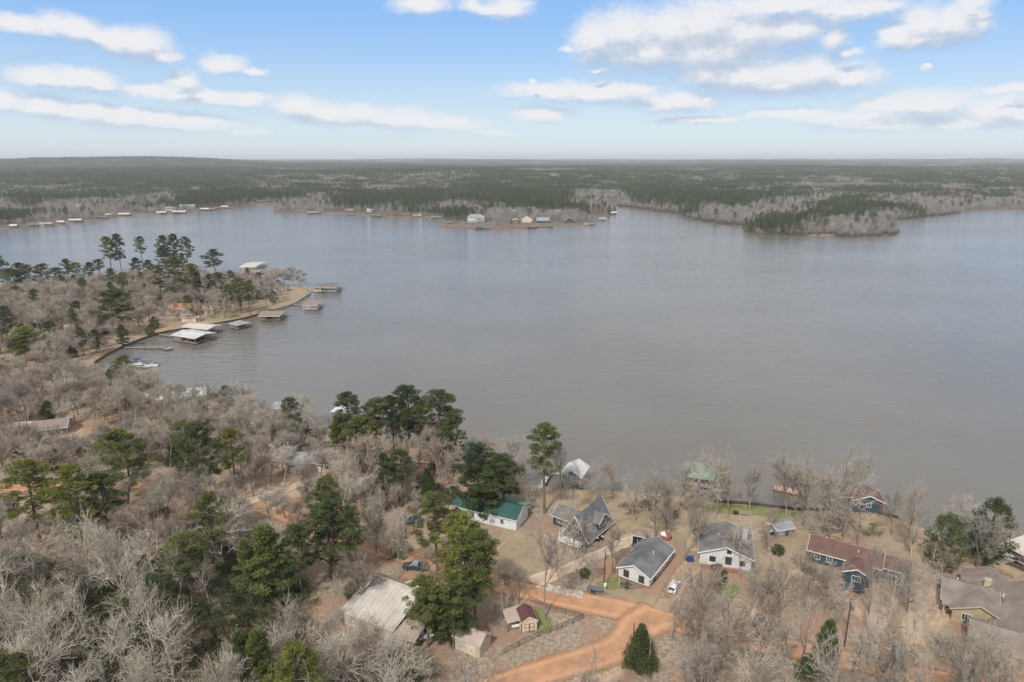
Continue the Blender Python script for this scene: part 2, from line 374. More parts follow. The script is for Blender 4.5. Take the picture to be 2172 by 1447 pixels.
def build_water():
    m = bpy.data.materials.new('lake_water'); m.use_nodes = True; n = NT(m.node_tree); b = n.n['Principled BSDF']; MATS['lake_water'] = m
    g = n.new('ShaderNodeNewGeometry').outputs['Position']
    murk = n.noise(g, .012, 3, .5)
    n.l.new(n.mix(n.smooth(murk, .35, .65), rgb(.126, .117, .104), rgb(.142, .133, .118)), b.inputs['Base Color'])
    b.inputs['IOR'].default_value = 1.333; b.inputs['Specular IOR Level'].default_value = .5
    # wind streaks: calmer and rougher lanes
    lane = n.noise(n.vmath('MULTIPLY', g, (.35, 1, 1)), .010, 5, .6)
    n.l.new(n.math('MULTIPLY_ADD', lane, .10, .03), b.inputs['Roughness'])
    rip = n.noise(n.vmath('MULTIPLY', g, (.26, 1.0, 1)), .36, 3, .55, .5)
    chop = n.noise(n.vmath('MULTIPLY', g, (.55, 1.0, 1)), 1.9, 3, .6)
    swell = n.noise(n.vmath('MULTIPLY', g, (.25, 1.0, 1)), .13, 2, .5)
    hgt = n.math('ADD', n.math('MULTIPLY_ADD', rip, .46, n.math('MULTIPLY', chop, .06)), n.math('MULTIPLY', swell, .30))
    bp = n.new('ShaderNodeBump'); bp.inputs['Distance'].default_value = 1.0
    n.l.new(n.math('MULTIPLY_ADD', n.smooth(lane, .3, .7), .40, .60), bp.inputs['Strength']); n.l.new(hgt, bp.inputs['Height']); n.l.new(bp.outputs[0], b.inputs['Normal'])
    mb = MB(); mb.add([(-5200, 60, 0), (5200, 60, 0), (5200, 2600, 0), (-5200, 2600, 0)], [(0, 1, 2, 3)])
    mb.build('lake_water', m, label='grey wind-rippled lake filling the middle of the view', kind='structure')

def ribbon(name, pts, width, m, lift=.05, label=None, step=2.0, across=6):
    """road or path draped on the ground; the edge attribute lets its material fray at the sides"""
    P = [gp(u, v) for u, v in pts]; W = width if isinstance(width, (list, tuple)) else [width]*len(P)
    out = []
    for i in range(len(P)-1):
        p0 = P[max(0, i-1)]; p1 = P[i]; p2 = P[i+1]; p3 = P[min(len(P)-1, i+2)]
        k = max(1, int((p2-p1).length/step))
        for j in range(k):
            t = j/k; q = .5*((2*p1)+(p2-p0)*t+(2*p0-5*p1+4*p2-p3)*t*t+(3*p1-p0-3*p2+p3)*t**3); out.append((q, W[i]*(1-t)+W[i+1]*t))
    out.append((P[-1], W[-1]))
    V = []; E = []
    for i, (q, w) in enumerate(out):
        a = out[max(0, i-1)][0]; c = out[min(len(out)-1, i+1)][0]; d = Vector((c.x-a.x, c.y-a.y, 0)).normalized(); s = Vector((-d.y, d.x, 0))
        for j in range(across+1):
            t = j/across*2-1; p = q+s*t*w*.62; V.append((p.x, p.y, 0)); E.append(1-abs(t))
    V = np.array(V); V[:, 2] = land_z(V[:, 0], V[:, 1])+lift
    n = len(out); i = np.arange(n*(across+1)).reshape(n, across+1)
    q = np.stack([i[:-1, :-1], i[:-1, 1:], i[1:, 1:], i[1:, :-1]], -1).reshape(-1, 4)
    me = npmesh(name, V, q[:, ::-1], [m], quads=True); a = me.attributes.new('edge', 'FLOAT', 'POINT'); a.data.foreach_set('value', np.array(E, np.float32))
    me.shade_smooth(); o = link(name, me); return tag(o, label, kind='structure')
def road_mat(name, c1, c2, c3, fray=.28):
    m = bpy.data.materials.new(name); m.use_nodes = True; n = NT(m.node_tree); b = n.n['Principled BSDF']; MATS[name] = m
    g = n.new('ShaderNodeNewGeometry').outputs['Position']; e = n.new('ShaderNodeAttribute'); e.attribute_name = 'edge'; e = e.outputs['Fac']
    n1 = n.noise(g, .35, 5, .62); n2 = n.noise(g, 2.2, 4, .6)
    c = n.mix(n.smooth(n1, .35, .65), rgb(*c1), rgb(*c2)); c = n.mix(n.math('MULTIPLY', n.smooth(n2, .45, .7), .45), c, rgb(*c3))
    # wheel tracks: two packed pale lanes
    tr = n.smooth(n.math('ABSOLUTE', n.math('SUBTRACT', e, .55)), .16, .04)
    c = n.mix(n.math('MULTIPLY', tr, .4), c, rgb(*[min(1, k*1.3) for k in c1]))
    n.l.new(c, b.inputs['Base Color']); b.inputs['Roughness'].default_value = .95; b.inputs['Specular IOR Level'].default_value = .1
    bp = n.new('ShaderNodeBump'); bp.inputs['Strength'].default_value = .4; bp.inputs['Distance'].default_value = .12; n.l.new(n2, bp.inputs['Height']); n.l.new(bp.outputs[0], b.inputs['Normal'])
    t = n.new('ShaderNodeBsdfTransparent'); mx = n.new('ShaderNodeMixShader')
    f = n.math('ADD', e, n.math('ADD', n.math('MULTIPLY', n.math('SUBTRACT', n1, .5), .7), n.math('MULTIPLY', n.math('SUBTRACT', n2, .5), .45)))
    n.l.new(n.smooth(f, fray-.12, fray+.14), mx.inputs[0]); n.l.new(t.outputs[0], mx.inputs[1]); n.l.new(b.outputs[0], mx.inputs[2]); n.l.new(mx.outputs[0], n.n['Material Output'].inputs[0])
    return m
build_ground(); build_water()
clay = road_mat('clay_road', (.47,.265,.155), (.35,.195,.115), (.31,.21,.145)); grav = road_mat('pale_gravel', (.50,.39,.29), (.40,.30,.22), (.32,.24,.18), .35)
track = road_mat('dirt_track', (.36,.26,.185), (.30,.21,.145), (.25,.17,.12), .45)
sandy = road_mat('sandy_track', (.42,.33,.25), (.34,.26,.19), (.27,.20,.15), .55)
ribbon('clay_road', [(-160,1040),(0,1034),(100,1036),(260,1028),(350,1033),(440,1044),(520,1066),(600,1094),(690,1126),(767,1154),(874,1184),(960,1210),(1050,1236),(1130,1256),(1210,1272),(1290,1288),(1360,1302),(1440,1322),(1530,1345),(1620,1364),(1720,1384),(1820,1406),(1920,1428),(2040,1450),(2172,1480)],
       [5,5,5,5,5,5,5,5,5.5,6,6,6,7,7,7.5,8,8,7,6.5,6,6,6,6,6,6], clay, .05, 'orange clay road running past the white houses')
ribbon('clay_road', [(1395,1306),(1352,1330),(1335,1356),(1300,1380),(1240,1400),(1170,1420),(1090,1445),(1000,1480),(900,1530)], [11,10,9,8,7.5,7,7,7,7], clay, .065, 'orange clay lane forking off towards the camera')
ribbon('driveway', [(1128,1236),(1165,1222),(1210,1205),(1250,1186),(1290,1168),(1325,1152),(1350,1146)], [7,5.5,4.5,4.5,4.5,5.5,6], grav, .08, 'pale gravel drive climbing to the small dark shed')
ribbon('driveway', [(1400,1296),(1415,1272),(1430,1250),(1445,1225),(1470,1200),(1490,1190)], [5,5,5.5,6,7,7], track, .08, 'worn dirt drive beside the white car')
ribbon('driveway', [(1590,1352),(1595,1320),(1610,1290),(1640,1255),(1680,1225),(1720,1205)], [4.5,4.5,4.5,4.5,4.5,4.5], sandy, .08, 'pale path curving up between the white gabled and blue houses')
ribbon('driveway', [(1830,1400),(1845,1360),(1858,1320),(1862,1285),(1850,1262),(1842,1250)], [5,5,6,8,12,12], sandy, .08, 'sandy drive below the blue house')
ribbon('driveway', [(1960,1262),(1950,1290),(1940,1330),(1950,1370)], [5,8,6,4], sandy, .08, 'sandy yard left of the tan-roofed house')
ribbon('driveway', [(520,1066),(560,1054),(600,1040),(650,1022),(690,1006)], [5,5,4.5,5,4], grav, .08, 'rocky pale drive left of the pine grove')
ribbon('driveway', [(1116,1072),(1085,1135),(1060,1160),(1035,1178),(1010,1192)], [1.2,1.2,1.5,1.8,2], track, .08, 'narrow pale path past the green-roofed building')
# ------------------------------------------------------------------ tree meshes
mat('pine_bark', (.20,.145,.11), (.12,.09,.075), 2.5, tint=.2)
mat('pale_bark', (.59,.54,.465), (.38,.34,.29), 1.2, tint=.24, tintcol=(.33,.29,.24))
mat('twig', (.52,.465,.395), (.38,.34,.285), .8, tint=.24, tintcol=(.34,.285,.235))
mat('brown_twig', (.45,.405,.35), (.32,.285,.245), .8, tint=.28, tintcol=(.34,.275,.225))
mat('grey_bark', (.44,.39,.335), (.25,.22,.19), 1.2, tint=.28, tintcol=(.17,.14,.12))
mat('far_brush', (.17,.15,.12), (.12,.12,.085), .3, tint=.3)
attr_mat_leaf('pine_needles', (.050,.066,.021), (.215,.23,.068), .15, (.04,.065,.028), .2)
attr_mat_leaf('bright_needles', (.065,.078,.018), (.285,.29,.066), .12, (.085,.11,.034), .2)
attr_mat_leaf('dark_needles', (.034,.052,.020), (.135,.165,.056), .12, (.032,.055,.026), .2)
attr_mat_leaf('cedar_leaf', (.040,.058,.022), (.13,.155,.05), .2, (.06,.09,.03))
attr_mat_leaf('shrub_leaf', (.032,.048,.018), (.115,.135,.052), .3, (.105,.105,.055))
mat('far_twig', (.29,.275,.26), (.20,.19,.18), .05, tint=.28, tintcol=(.35,.305,.285))
attr_mat_leaf('far_needles', (.032,.050,.024), (.105,.130,.054), .28, (.045,.070,.034), .15)

class TB:
    """arrays of triangles with material index and tone"""
    def __init__(s): s.V = []; s.T = []; s.M = []; s.N = []; s.k = 0
    def put(s, V, T, m, tone=None):
        V = np.asarray(V, float); T = np.asarray(T, int); s.V.append(V); s.T.append(T+s.k); s.k += len(V)
        s.M.append(np.full(len(T), m)); s.N.append(np.full(len(T), .5) if tone is None else np.asarray(tone)*np.ones(len(T)))
    def chain(s, pts, rads, sides, m):
        pts = np.asarray(pts, float); n = len(pts)
        d = np.gradient(pts, axis=0); d /= np.linalg.norm(d, axis=1)[:, None]+1e-9
        ref = np.array([1., 0, 0]) if abs(d[0][0]) < .8 else np.array([0, 1., 0])
        a = np.cross(d, ref); a /= np.linalg.norm(a, axis=1)[:, None]+1e-9; b = np.cross(d, a)
        t = np.arange(sides)*2*np.pi/sides
        V = pts[:, None, :]+(a[:, None, :]*np.cos(t)[None, :, None]+b[:, None, :]*np.sin(t)[None, :, None])*np.asarray(rads)[:, None, None]
        i = np.arange(n*sides).reshape(n, sides); j = np.roll(i, -1, axis=1)
        T = np.concatenate([np.stack([i[:-1], j[:-1], j[1:]], -1).reshape(-1, 3), np.stack([i[:-1], j[1:], i[1:]], -1).reshape(-1, 3)])
        s.put(V.reshape(-1, 3), T, m)
    def mesh(s, name, mats):
        return npmesh(name, np.concatenate(s.V), np.concatenate(s.T), mats, np.concatenate(s.M), np.concatenate(s.N))
def unit(v): return v/(np.linalg.norm(v)+1e-9)
def slivers(tb, P, D, L, W, m, tone=None, r=None):
    """thin triangles from points P along directions D"""
    P = np.asarray(P); D = np.asarray(D); k = len(P)
    rr = r or rng
    side = np.cross(D, rr.normal(size=(k, 3))); side /= np.linalg.norm(side, axis=1)[:, None]+1e-9
    L = np.asarray(L).reshape(-1, 1)*np.ones((k, 1)); W = np.asarray(W).reshape(-1, 1)*np.ones((k, 1))
    V = np.stack([P-side*W/2, P+side*W/2, P+D*L], 1).reshape(-1, 3)
    tb.put(V, np.arange(3*k).reshape(k, 3), m, tone)

def bare_tree(seed, H=15, spread=.45, levels=4, gnarl=.25, lean=0.0, twigs=5, fork=.32, limbs=7, dense=1.0, up=.25, long=1.0, minr=.022, tl=1.0):
    r = np.random.default_rng(seed); tr = TB(); cr = TB()
    tips = []
    def grow(p, d, L, rad, lv):
        ns = 5 if lv < 2 else (4 if lv == 2 else 3)
        pts = [p]; dirs = [d]
        for i in range(ns):
            d = unit(d+r.normal(size=3)*gnarl*(.35 if lv == 0 else .75)+np.array([0, 0, up*(.2 if lv == 0 else .55)])/ns)
            p = p+d*L/ns; pts.append(p); dirs.append(d)
        endr = rad*(.45 if lv < 2 else .35)
        rads = np.linspace(rad, max(endr, minr), ns+1)
        if lv == 0: rads[0] *= 1.35
        (tr if lv < 2 else cr).chain(pts, rads, (7, 5, 4, 3, 3)[min(lv, 4)], 0 if lv < 2 else (0 if lv < 3 else 1))
        if lv == levels:
            tips.append((pts, dirs)); return
        n = (limbs, 5, 5, 4)[lv] if lv < 4 else 3
        n = max(2, int(round(n*dense*r.uniform(.8, 1.25))))
        for i in range(n):
            t = r.uniform(fork, 1.0) if lv == 0 else r.uniform(.25, 1.0)
            if i == 0: t = 1.0
            if i == 1 and lv == 0: t = .97
            f = t*ns; k = min(int(f), ns-1); q = pts[k]+(pts[k+1]-pts[k])*(f-k); dd = dirs[k+1]
            perp = unit(np.cross(dd, r.normal(size=3)))
            ang = r.uniform(.35, .95)*(spread/.45) if i > 0 else r.uniform(.05, .35)
            nd = unit(dd*math.cos(ang)+perp*math.sin(ang))
            if nd[2] < -.05: nd[2] *= -.3
            base = np.interp(f, range(ns+1), rads)
            grow(q, unit(nd), L*(r.uniform(.45, .72)*long if lv > 0 else r.uniform(.36, .62))*(1.15-.4*t if lv == 0 else 1), max(.03, min(base*.74, rad*.66)), lv+1)
    grow(np.array([0., 0, -.3]), unit(np.array([lean, r.normal()*.04, 1.])), H*.58, H*.0155, 0)
    P = []; D = []
    for pts, dirs in tips:
        for j in range(twigs):
            t = r.uniform(.2, 1)*(len(pts)-1); k = min(int(t), len(pts)-2); q = pts[k]+(pts[k+1]-pts[k])*(t-k)
            P.append(q); D.append(unit(dirs[k+1]+r.normal(size=3)*.55+np.array([0, 0, .25])))
    k = len(P); slivers(cr, P, D, r.uniform(.5, 1.2, k)*tl*H/15, r.uniform(.03, .055, k), 1, r=r)
    return norm_tree(tr, cr, H)
def norm_tree(tr, cr, H):
    V = np.concatenate(tr.V+cr.V); k = H/V[:, 2].max()
    for t in (tr, cr): t.V = [v*k for v in t.V]
    W = np.percentile(np.hypot(*(np.concatenate(cr.V)[:, :2]).T), 93)*2
    return tr, cr, W
def puff(tb, r, c, rad, n, size, flat=.7, m=1, up=.25):
    """tuft of needles: slivers radiating from the shell of a flattened ball"""
    d = r.normal(size=(n, 3)); d /= np.linalg.norm(d, axis=1)[:, None]
    rr_ = rad*r.uniform(.25, 1.0, (n, 1))**.6
    P = c+d*rr_*np.array([1, 1, flat]); D = d+r.normal(size=(n, 3))*.5+np.array([0, 0, up]); D /= np.linalg.norm(D, axis=1)[:, None]
    tone = np.clip(.45+.35*r.normal(size=n)*.6+.25*r.uniform(-1, 1), 0, 1)
    slivers(tb, P-D*size*.4, D, r.uniform(.7, 1.3, n)*size, r.uniform(.30, .5, n)*size, m, tone, r)
def pine_tree(seed, H=22, base=.5, R0=3.6, nb=34, dense=1.0, puffn=75, size=.46, shape='round', prad=1.0):
    r = np.random.default_rng(seed); tr = TB(); cr = TB()
    n = 9; bend = r.normal(size=2)*.35; zs = np.linspace(-.3, H*.97, n)
    ax = np.stack([bend[0]*np.sin(zs/H*2.5), bend[1]*np.sin(zs/H*3.1), zs], 1)
    tr.chain(ax, np.linspace(H*.0125, .05, n), 8, 0)
    zc = H*base
    for i in range(nb):
        t = (i+r.uniform(0, 1))/nb; z = zc+(H*.98-zc)*t**.9
        if shape == 'round': rad = R0*(math.sin(math.pi*min(1, .18+.80*t))**.65)
        elif shape == 'cone': rad = R0*(1.02-t)**.8
        else: rad = R0*(.35+.65*t)*math.sqrt(max(.05, 1-max(0, t-.6)**2/.16*.9))
        rad *= r.uniform(.55, 1.12)
        a = i*2.4+r.normal()*.5; p0 = np.array([np.interp(z, zs, ax[:, 0]), np.interp(z, zs, ax[:, 1]), z])
        d = np.array([math.cos(a), math.sin(a), r.uniform(.05, .45)-.2*(t < .3)+.5*t*t]); d = unit(d)
        pts = [p0]; q = p0
        for k in range(4):
            d = unit(d+r.normal(size=3)*.13+np.array([0, 0, .07])); q = q+d*rad/4; pts.append(q)
        tr.chain(pts, np.linspace(.085, .02, 5)*H/22, 4, 0)
        for k, f in enumerate((1.0, .78, .52, .9)):
            if k and r.random() > .74*dense: continue
            kk = f*4; j = min(int(kk), 3); c = pts[j]+(pts[j+1]-pts[j])*(kk-j)
            if k: c = c+r.normal(size=3)*np.array([.55, .55, .25])*rad*.35
            pr = prad*.86*r.uniform(.7, 1.2)*(1 if k == 0 else .85); puff(cr, r, c+np.array([0, 0, .15]), pr, int(puffn*1.9*pr*pr*r.uniform(.8, 1.2)), size, .62)
    puff(cr, r, np.array([ax[-1][0], ax[-1][1], H*.96]), prad*1.1, puffn, size, .8)
    for i in range(r.integers(2, 7)):      # dead stubs under the crown
        z = zc*r.uniform(.55, 1); a = r.uniform(0, 6.28); p = np.array([np.interp(z, zs, ax[:, 0]), np.interp(z, zs, ax[:, 1]), z]); q = p+np.array([math.cos(a), math.sin(a), r.uniform(-.2, .3)])*r.uniform(.6, 1.8)
        tr.chain([p, (p+q)/2+np.array([0, 0, .1]), q], [.05, .035, .015], 3, 0)
    return norm_tree(tr, cr, H)
def bushy(seed, H=8, R0=2.5, n=60, puffn=60, size=.34, shape='cone', pr0=.6, mi=1):
    """cedar or broad evergreen, foliage down to the ground"""
    r = np.random.default_rng(seed); tr = TB(); cr = TB()
    tr.chain([(0, 0, -.3), (0, 0, H*.5), (0, 0, H*.9)], [H*.02, H*.012, .02], 6, 0)
    for i in range(n):
        t = r.uniform(.02, 1); a = r.uniform(0, 6.28)
        rad = R0*((1.03-t)**.75 if shape == 'cone' else math.sqrt(max(.02, 1-(2*t-.92)**2)))*r.uniform(.5, 1.08)
        c = np.array([math.cos(a)*rad, math.sin(a)*rad, H*(.06+.9*t)])
        if i % 3 == 0: tr.chain([(0, 0, max(.2, c[2]-.5)), c*.55+np.array([0, 0, .1]), c], [.05, .03, .012], 3, 0)
        pr = pr0*r.uniform(.7, 1.3)*(1 if shape != 'cone' else 1.15-.5*t); puff(cr, r, c, pr, int(puffn*pr/pr0), size, 1.1 if shape == 'cone' else .75, up=.5 if shape == 'cone' else .2)
    return norm_tree(tr, cr, H)

PINE = [pine_tree(s, H, b, R0, nb, de, pn, .36, sh) for s, H, b, R0, nb, de, pn, sh in
        [(1,22,.36,4.0,48,1.1,80,'round'),(2,24,.44,3.6,42,1.0,75,'round'),(3,20,.28,4.4,54,1.1,80,'round'),(4,25,.45,3.4,38,.95,75,'round'),(5,18,.18,3.4,46,1.1,80,'cone'),(6,23,.38,4.0,40,.9,75,'round'),(7,16,.15,3.8,48,1.15,85,'round')]]
CEDAR = [bushy(11, 9, 2.7, 150, 75, .32, 'cone', .72), bushy(12, 10, 2.2, 130, 70, .32, 'cone', .66), bushy(13, 8, 3.4, 110, 75, .32, 'round', .75), bushy(14, 10, 3.6, 100, 70, .34, 'round', .8)]
SHRUB = [bushy(21, 2.6, 1.7, 16, 38, .26, 'round', .62), bushy(22, 2.0, 1.9, 16, 34, .26, 'round', .6), bushy(23, 3.4, 1.5, 18, 38, .28, 'cone', .55)]
BARE = [bare_tree(31, 15, .45, 4, .26, 0, 5, .34, 7, .95), bare_tree(32, 16, .38, 4, .22, .05, 5, .42, 7, .95, .35), bare_tree(33, 13, .62, 4, .34, .1, 5, .25, 7, .95, .10), bare_tree(34, 17, .34, 4, .20, 0, 5, .5, 7, .92, .4),
        bare_tree(35, 14, .55, 4, .38, .15, 5, .28, 8, .92, .15), bare_tree(36, 12, .5, 4, .28, 0, 6, .3, 7, 1.0, .2), bare_tree(37, 18, .42, 4, .24, -.08, 5, .45, 8, .95, .3), bare_tree(38, 11, .7, 4, .42, .1, 5, .22, 7, .95, .05)]
SKEL = [bare_tree(81, 15, .55, 3, .34, .05, 2, .16, 7, 1.05, .28, 1.25, .034, 1.7), bare_tree(82, 16, .48, 3, .30, 0, 2, .3, 8, 1.15, .38, 1.2, .032, 1.5), bare_tree(83, 14, .68, 3, .42, .12, 2, .14, 7, 1.1, .18, 1.3, .034, 1.7), bare_tree(84, 17, .42, 3, .28, -.05, 2, .35, 8, 1.1, .42, 1.2, .032, 1.5),
        bare_tree(85, 13, .72, 3, .46, .1, 2, .12, 7, 1.1, .12, 1.3, .032, 1.6), bare_tree(86, 15, .5, 4, .36, 0, 1, .2, 6, .72, .25, 1.1, .03, 1.4), bare_tree(87, 16, .58, 4, .40, -.08, 1, .22, 6, .72, .2, 1.1, .03, 1.4), bare_tree(88, 12, .6, 3, .38, .08, 3, .1, 8, 1.1, .2, 1.3, .03, 1.5)]
def meshes(lst, name, mt, mc):
    out = []
    for i, (tr, cr, W) in enumerate(lst):
        H = np.concatenate(tr.V+cr.V)[:, 2].max()
        full = TB(); full.V = tr.V+[v for v in cr.V]; 
        k = 0; full.T = []; full.M = []; full.N = []
        off = sum(len(v) for v in tr.V)
        full.T = tr.T+[t+off for t in cr.T]; full.M = tr.M+cr.M; full.N = tr.N+cr.N
        out.append(dict(trunk=tr.mesh(name+'_trunk', mt), crown=cr.mesh(name+'_crown', mc), full=full.mesh(name, mc), H=H, W=W, tris=sum(len(t) for t in full.T)))
    return out
PINE_M = meshes(PINE, 'pine_tree', ['pine_bark'], ['pine_bark', 'pine_needles'])
CEDAR_M = meshes(CEDAR, 'cedar_tree', ['pine_bark'], ['pine_bark', 'cedar_leaf'])
SHRUB_M = meshes(SHRUB, 'shrub', ['pine_bark'], ['pine_bark', 'shrub_leaf'])
SKEL_M = meshes(SKEL, 'bare_tree', ['pale_bark'], ['pale_bark', 'twig'])
BARE_M = meshes(BARE, 'bare_tree', ['pale_bark'], ['pale_bark', 'twig'])
print('TRIS', [m['tris'] for m in PINE_M+CEDAR_M+SHRUB_M+BARE_M+SKEL_M])

def far_bare(seed, H=14, n=130, w=.22, W=4.6):
    r = np.random.default_rng(seed); tr = TB()
    tr.chain([(0, 0, -1), (0, 0, H*.3), (r.normal()*.4, r.normal()*.4, H*.6)], [.24, .18, .1], 4, 0)
    c = []
    for i in range(9):
        a = r.uniform(0, 6.28); e = r.uniform(.5, 1.3); L = H*r.uniform(.3, .5); d = np.array([math.cos(a)*math.cos(e), math.sin(a)*math.cos(e), math.sin(e)]); p = np.array([0, 0, H*r.uniform(.25, .5)]); tr.chain([p, p+d*L*.6, p+d*L], [.1, .07, .03], 3, 0)
    d = r.normal(size=(n, 3)); d[:, 2] = np.abs(d[:, 2])*1.3-.65; d /= np.linalg.norm(d, axis=1)[:, None]
    P = np.array([0, 0, H*.50])+d*np.array([W, W, H*.42])*r.uniform(.35, 1, (n, 1))**.5
    D = unit_rows(P-np.array([0, 0, H*.25])+r.normal(size=(n, 3))*1.0)
    slivers(tr, P-D*.8, D, r.uniform(1.2, 2.6, n), w*r.uniform(.6, 1.4, n), 1, None, r)
    return tr
def unit_rows(a): return a/(np.linalg.norm(a, axis=1)[:, None]+1e-9)
def far_pine(seed, H=18, pf=15, n=26, W=3.0, base=.42, size=1.0):
    r = np.random.default_rng(seed); tr = TB()
    tr.chain([(0, 0, -1), (0, 0, H*.5), (r.normal()*.3, 0, H*.95)], [.22, .16, .05], 4, 0)
    for i in range(pf):
        t = (i+.5)/pf; a = i*2.4; rad = W*math.sin(math.pi*(.15+.8*t))**.7*r.uniform(.4, .9); c = np.array([math.cos(a)*rad, math.sin(a)*rad, H*(base+(.95-base)*t)])
        puff(tr, r, c, r.uniform(1.1, 1.6), n, size, .75)
    return tr
FARS = [bushy(71, 4, 2.6, 10, 22, 1.0, 'round', 1.3), bushy(72, 3, 3.0, 9, 20, 1.0, 'round', 1.2)]
FARP = [far_pine(s, 18, 15, 26, W, b).mesh('far_pine', ['pine_bark', 'far_needles']) for s, W, b in ((41,3.2,.35),(42,2.6,.45),(43,3.8,.3))]
FARS = [a[1] for a in FARS]; FARS = [a.mesh('far_brush', ['far_brush', 'far_brush']) for a in FARS]
FARB = [far_bare(s, 14, 130, .2, W).mesh('far_bare', ['far_twig', 'far_twig']) for s, W in ((51,4.2),(52,5.0),(53,3.6))]
def patch(seed, kind, n=17, rad=24, lod=0):
    r = np.random.default_rng(seed); tb = TB()
    for i in range(n):
        a = i*2.4; q = rad*math.sqrt((i+.5)/n); c = np.array([math.cos(a)*q+r.normal()*1.5, math.sin(a)*q+r.normal()*1.5, 0])
        isp = kind == 'p' or (kind == 'm' and r.random() < .5)
        if isp:
            H = r.uniform(13, 19); k = 34
            d = r.normal(size=(k, 3)); d[:, 2] = np.abs(d[:, 2])-.3; d = unit_rows(d); P = c+np.array([0, 0, H*.6])+d*np.array([3.4, 3.4, H*.33]); D = unit_rows(d+r.normal(size=(k, 3))*.6+np.array([0, 0, .4]))
            slivers(tb, P-D*1.2, D, r.uniform(2, 3.2, k), r.uniform(1.0, 1.8, k), 1, np.clip(.5+r.normal(size=k)*.25+r.normal()*.15, 0, 1), r)
        else:
            H = r.uniform(10, 15); k = 46
            d = r.normal(size=(k, 3)); d[:, 2] = np.abs(d[:, 2])*.9-.3; d = unit_rows(d); P = c+np.array([0, 0, H*.5])+d*np.array([4.2, 4.2, H*.42])*r.uniform(.5, 1, (k, 1)); D = unit_rows(d+r.normal(size=(k, 3))*.5+np.array([0, 0, .7]))
            slivers(tb, P-D*1.5, D, r.uniform(2, 3.6, k), r.uniform(.3, .6, k), 0, None, r)
    return tb.mesh('patch', ['far_twig', 'far_needles'])
PATCH = [patch(61, 'p'), patch(62, 'p'), patch(63, 'b'), patch(64, 'b'), patch(65, 'm'), patch(66, 'm')]

# ------------------------------------------------------------------ scattered stuff (woods nobody could count) by geometry nodes
def scatter(name, label, P, idx, rz, scl, sources):
    n = len(P); me = bpy.data.meshes.new(name); me.vertices.add(n); me.vertices.foreach_set('co', np.asarray(P, np.float32).ravel())
    a = me.attributes.new('pick', 'INT', 'POINT'); a.data.foreach_set('value', np.asarray(idx, np.int32))
    rot = np.zeros((n, 3), np.float32); rot[:, 2] = rz
    a = me.attributes.new('turn', 'FLOAT_VECTOR', 'POINT'); a.data.foreach_set('vector', rot.ravel())
    a = me.attributes.new('size', 'FLOAT_VECTOR', 'POINT'); a.data.foreach_set('vector', np.asarray(scl, np.float32).ravel())
    o = link(name, me); tag(o, label, kind='stuff')
    coll = bpy.data.collections.new(name+'_sources')
    for i, m in enumerate(sources): coll.objects.link(bpy.data.objects.new('%s_source_%02d' % (name, i), m))
    ng = bpy.data.node_groups.new(name, 'GeometryNodeTree')
    ng.interface.new_socket('Geometry', in_out='INPUT', socket_type='NodeSocketGeometry'); ng.interface.new_socket('Geometry', in_out='OUTPUT', socket_type='NodeSocketGeometry')
    N = ng.nodes; L = ng.links; gi = N.new('NodeGroupInput'); go = N.new('NodeGroupOutput')
    ci = N.new('GeometryNodeCollectionInfo'); ci.inputs[0].default_value = coll; ci.inputs[1].default_value = True; ci.inputs[2].default_value = True
    ip = N.new('GeometryNodeInstanceOnPoints'); ip.inputs['Pick Instance'].default_value = True
    def na(nm, t):
        x = N.new('GeometryNodeInputNamedAttribute'); x.data_type = t; x.inputs[0].default_value = nm; return x.outputs[0]
    m2p = N.new('GeometryNodeMeshToPoints'); L.new(gi.outputs[0], m2p.inputs[0])
    L.new(m2p.outputs[0], ip.inputs['Points']); L.new(ci.outputs[0], ip.inputs['Instance'])
    L.new(na('pick', 'INT'), ip.inputs['Instance Index'])
    e2r = N.new('FunctionNodeEulerToRotation'); L.new(na('turn', 'FLOAT_VECTOR'), e2r.inputs[0]); L.new(e2r.outputs[0], ip.inputs['Rotation'])
    L.new(na('size', 'FLOAT_VECTOR'), ip.inputs['Scale']); L.new(ip.outputs[0], go.inputs[0])
    md = o.modifiers.new('scatter', 'NODES'); md.node_group = ng
    return o
# ------------------------------------------------------------------ keep-outs: no random tree inside these discs (pixels on the ground: u, v, radius in metres)
KEEP = [(1050,1090,11),(1000,1080,9),(1235,1120,11),(1290,1110,8),(1360,1150,5),(1380,1200,10),(1345,1215,8),(1545,1150,12),(1800,1190,12),(1860,1200,10),(1910,1205,7),(2060,1260,13),(2120,1300,16),(2150,1370,14),(2060,1330,8),
        (800,1285,13),(790,1315,11),(740,1300,7),(850,1340,9),(905,1365,7),(1000,1370,8),(860,1320,10),(900,1340,7),(1000,1345,9),(1110,1315,7),(1075,1320,5),(880,1200,5),(1430,1243,6),(1265,1255,5),(1340,1250,4),(1215,1010,7),(1485,1040,8),(395,664,11),(440,668,8),(255,683,5),(385,852,7),(565,905,8),(1640,1120,5),
        (1190,1330,7),(1160,1310,8),(1270,1430,8),(1395,1400,5),(1357,1428,7),(1350,1480,6),(1340,1460,5),(1436,1272,5),(1440,1300,4),(1125,1370,6),(1640,1165,4),(230,838,4),(300,850,4),(720,985,5),(60,918,3),(120,915,3),(1875,1290,6),(1480,1075,2),(1600,1085,6)]
KEEPW = [(gp(u, v), r) for u, v, r in KEEP]
def road_pts():
    P = []
    for o in COL.objects:
        if o.name.startswith(('clay_road', 'driveway')):
            me = o.data; a = np.empty(len(me.vertices)*3, np.float32); me.vertices.foreach_get('co', a); P.append(a.reshape(-1, 3)[:, :2])
    return np.concatenate(P)
ROADP = road_pts()
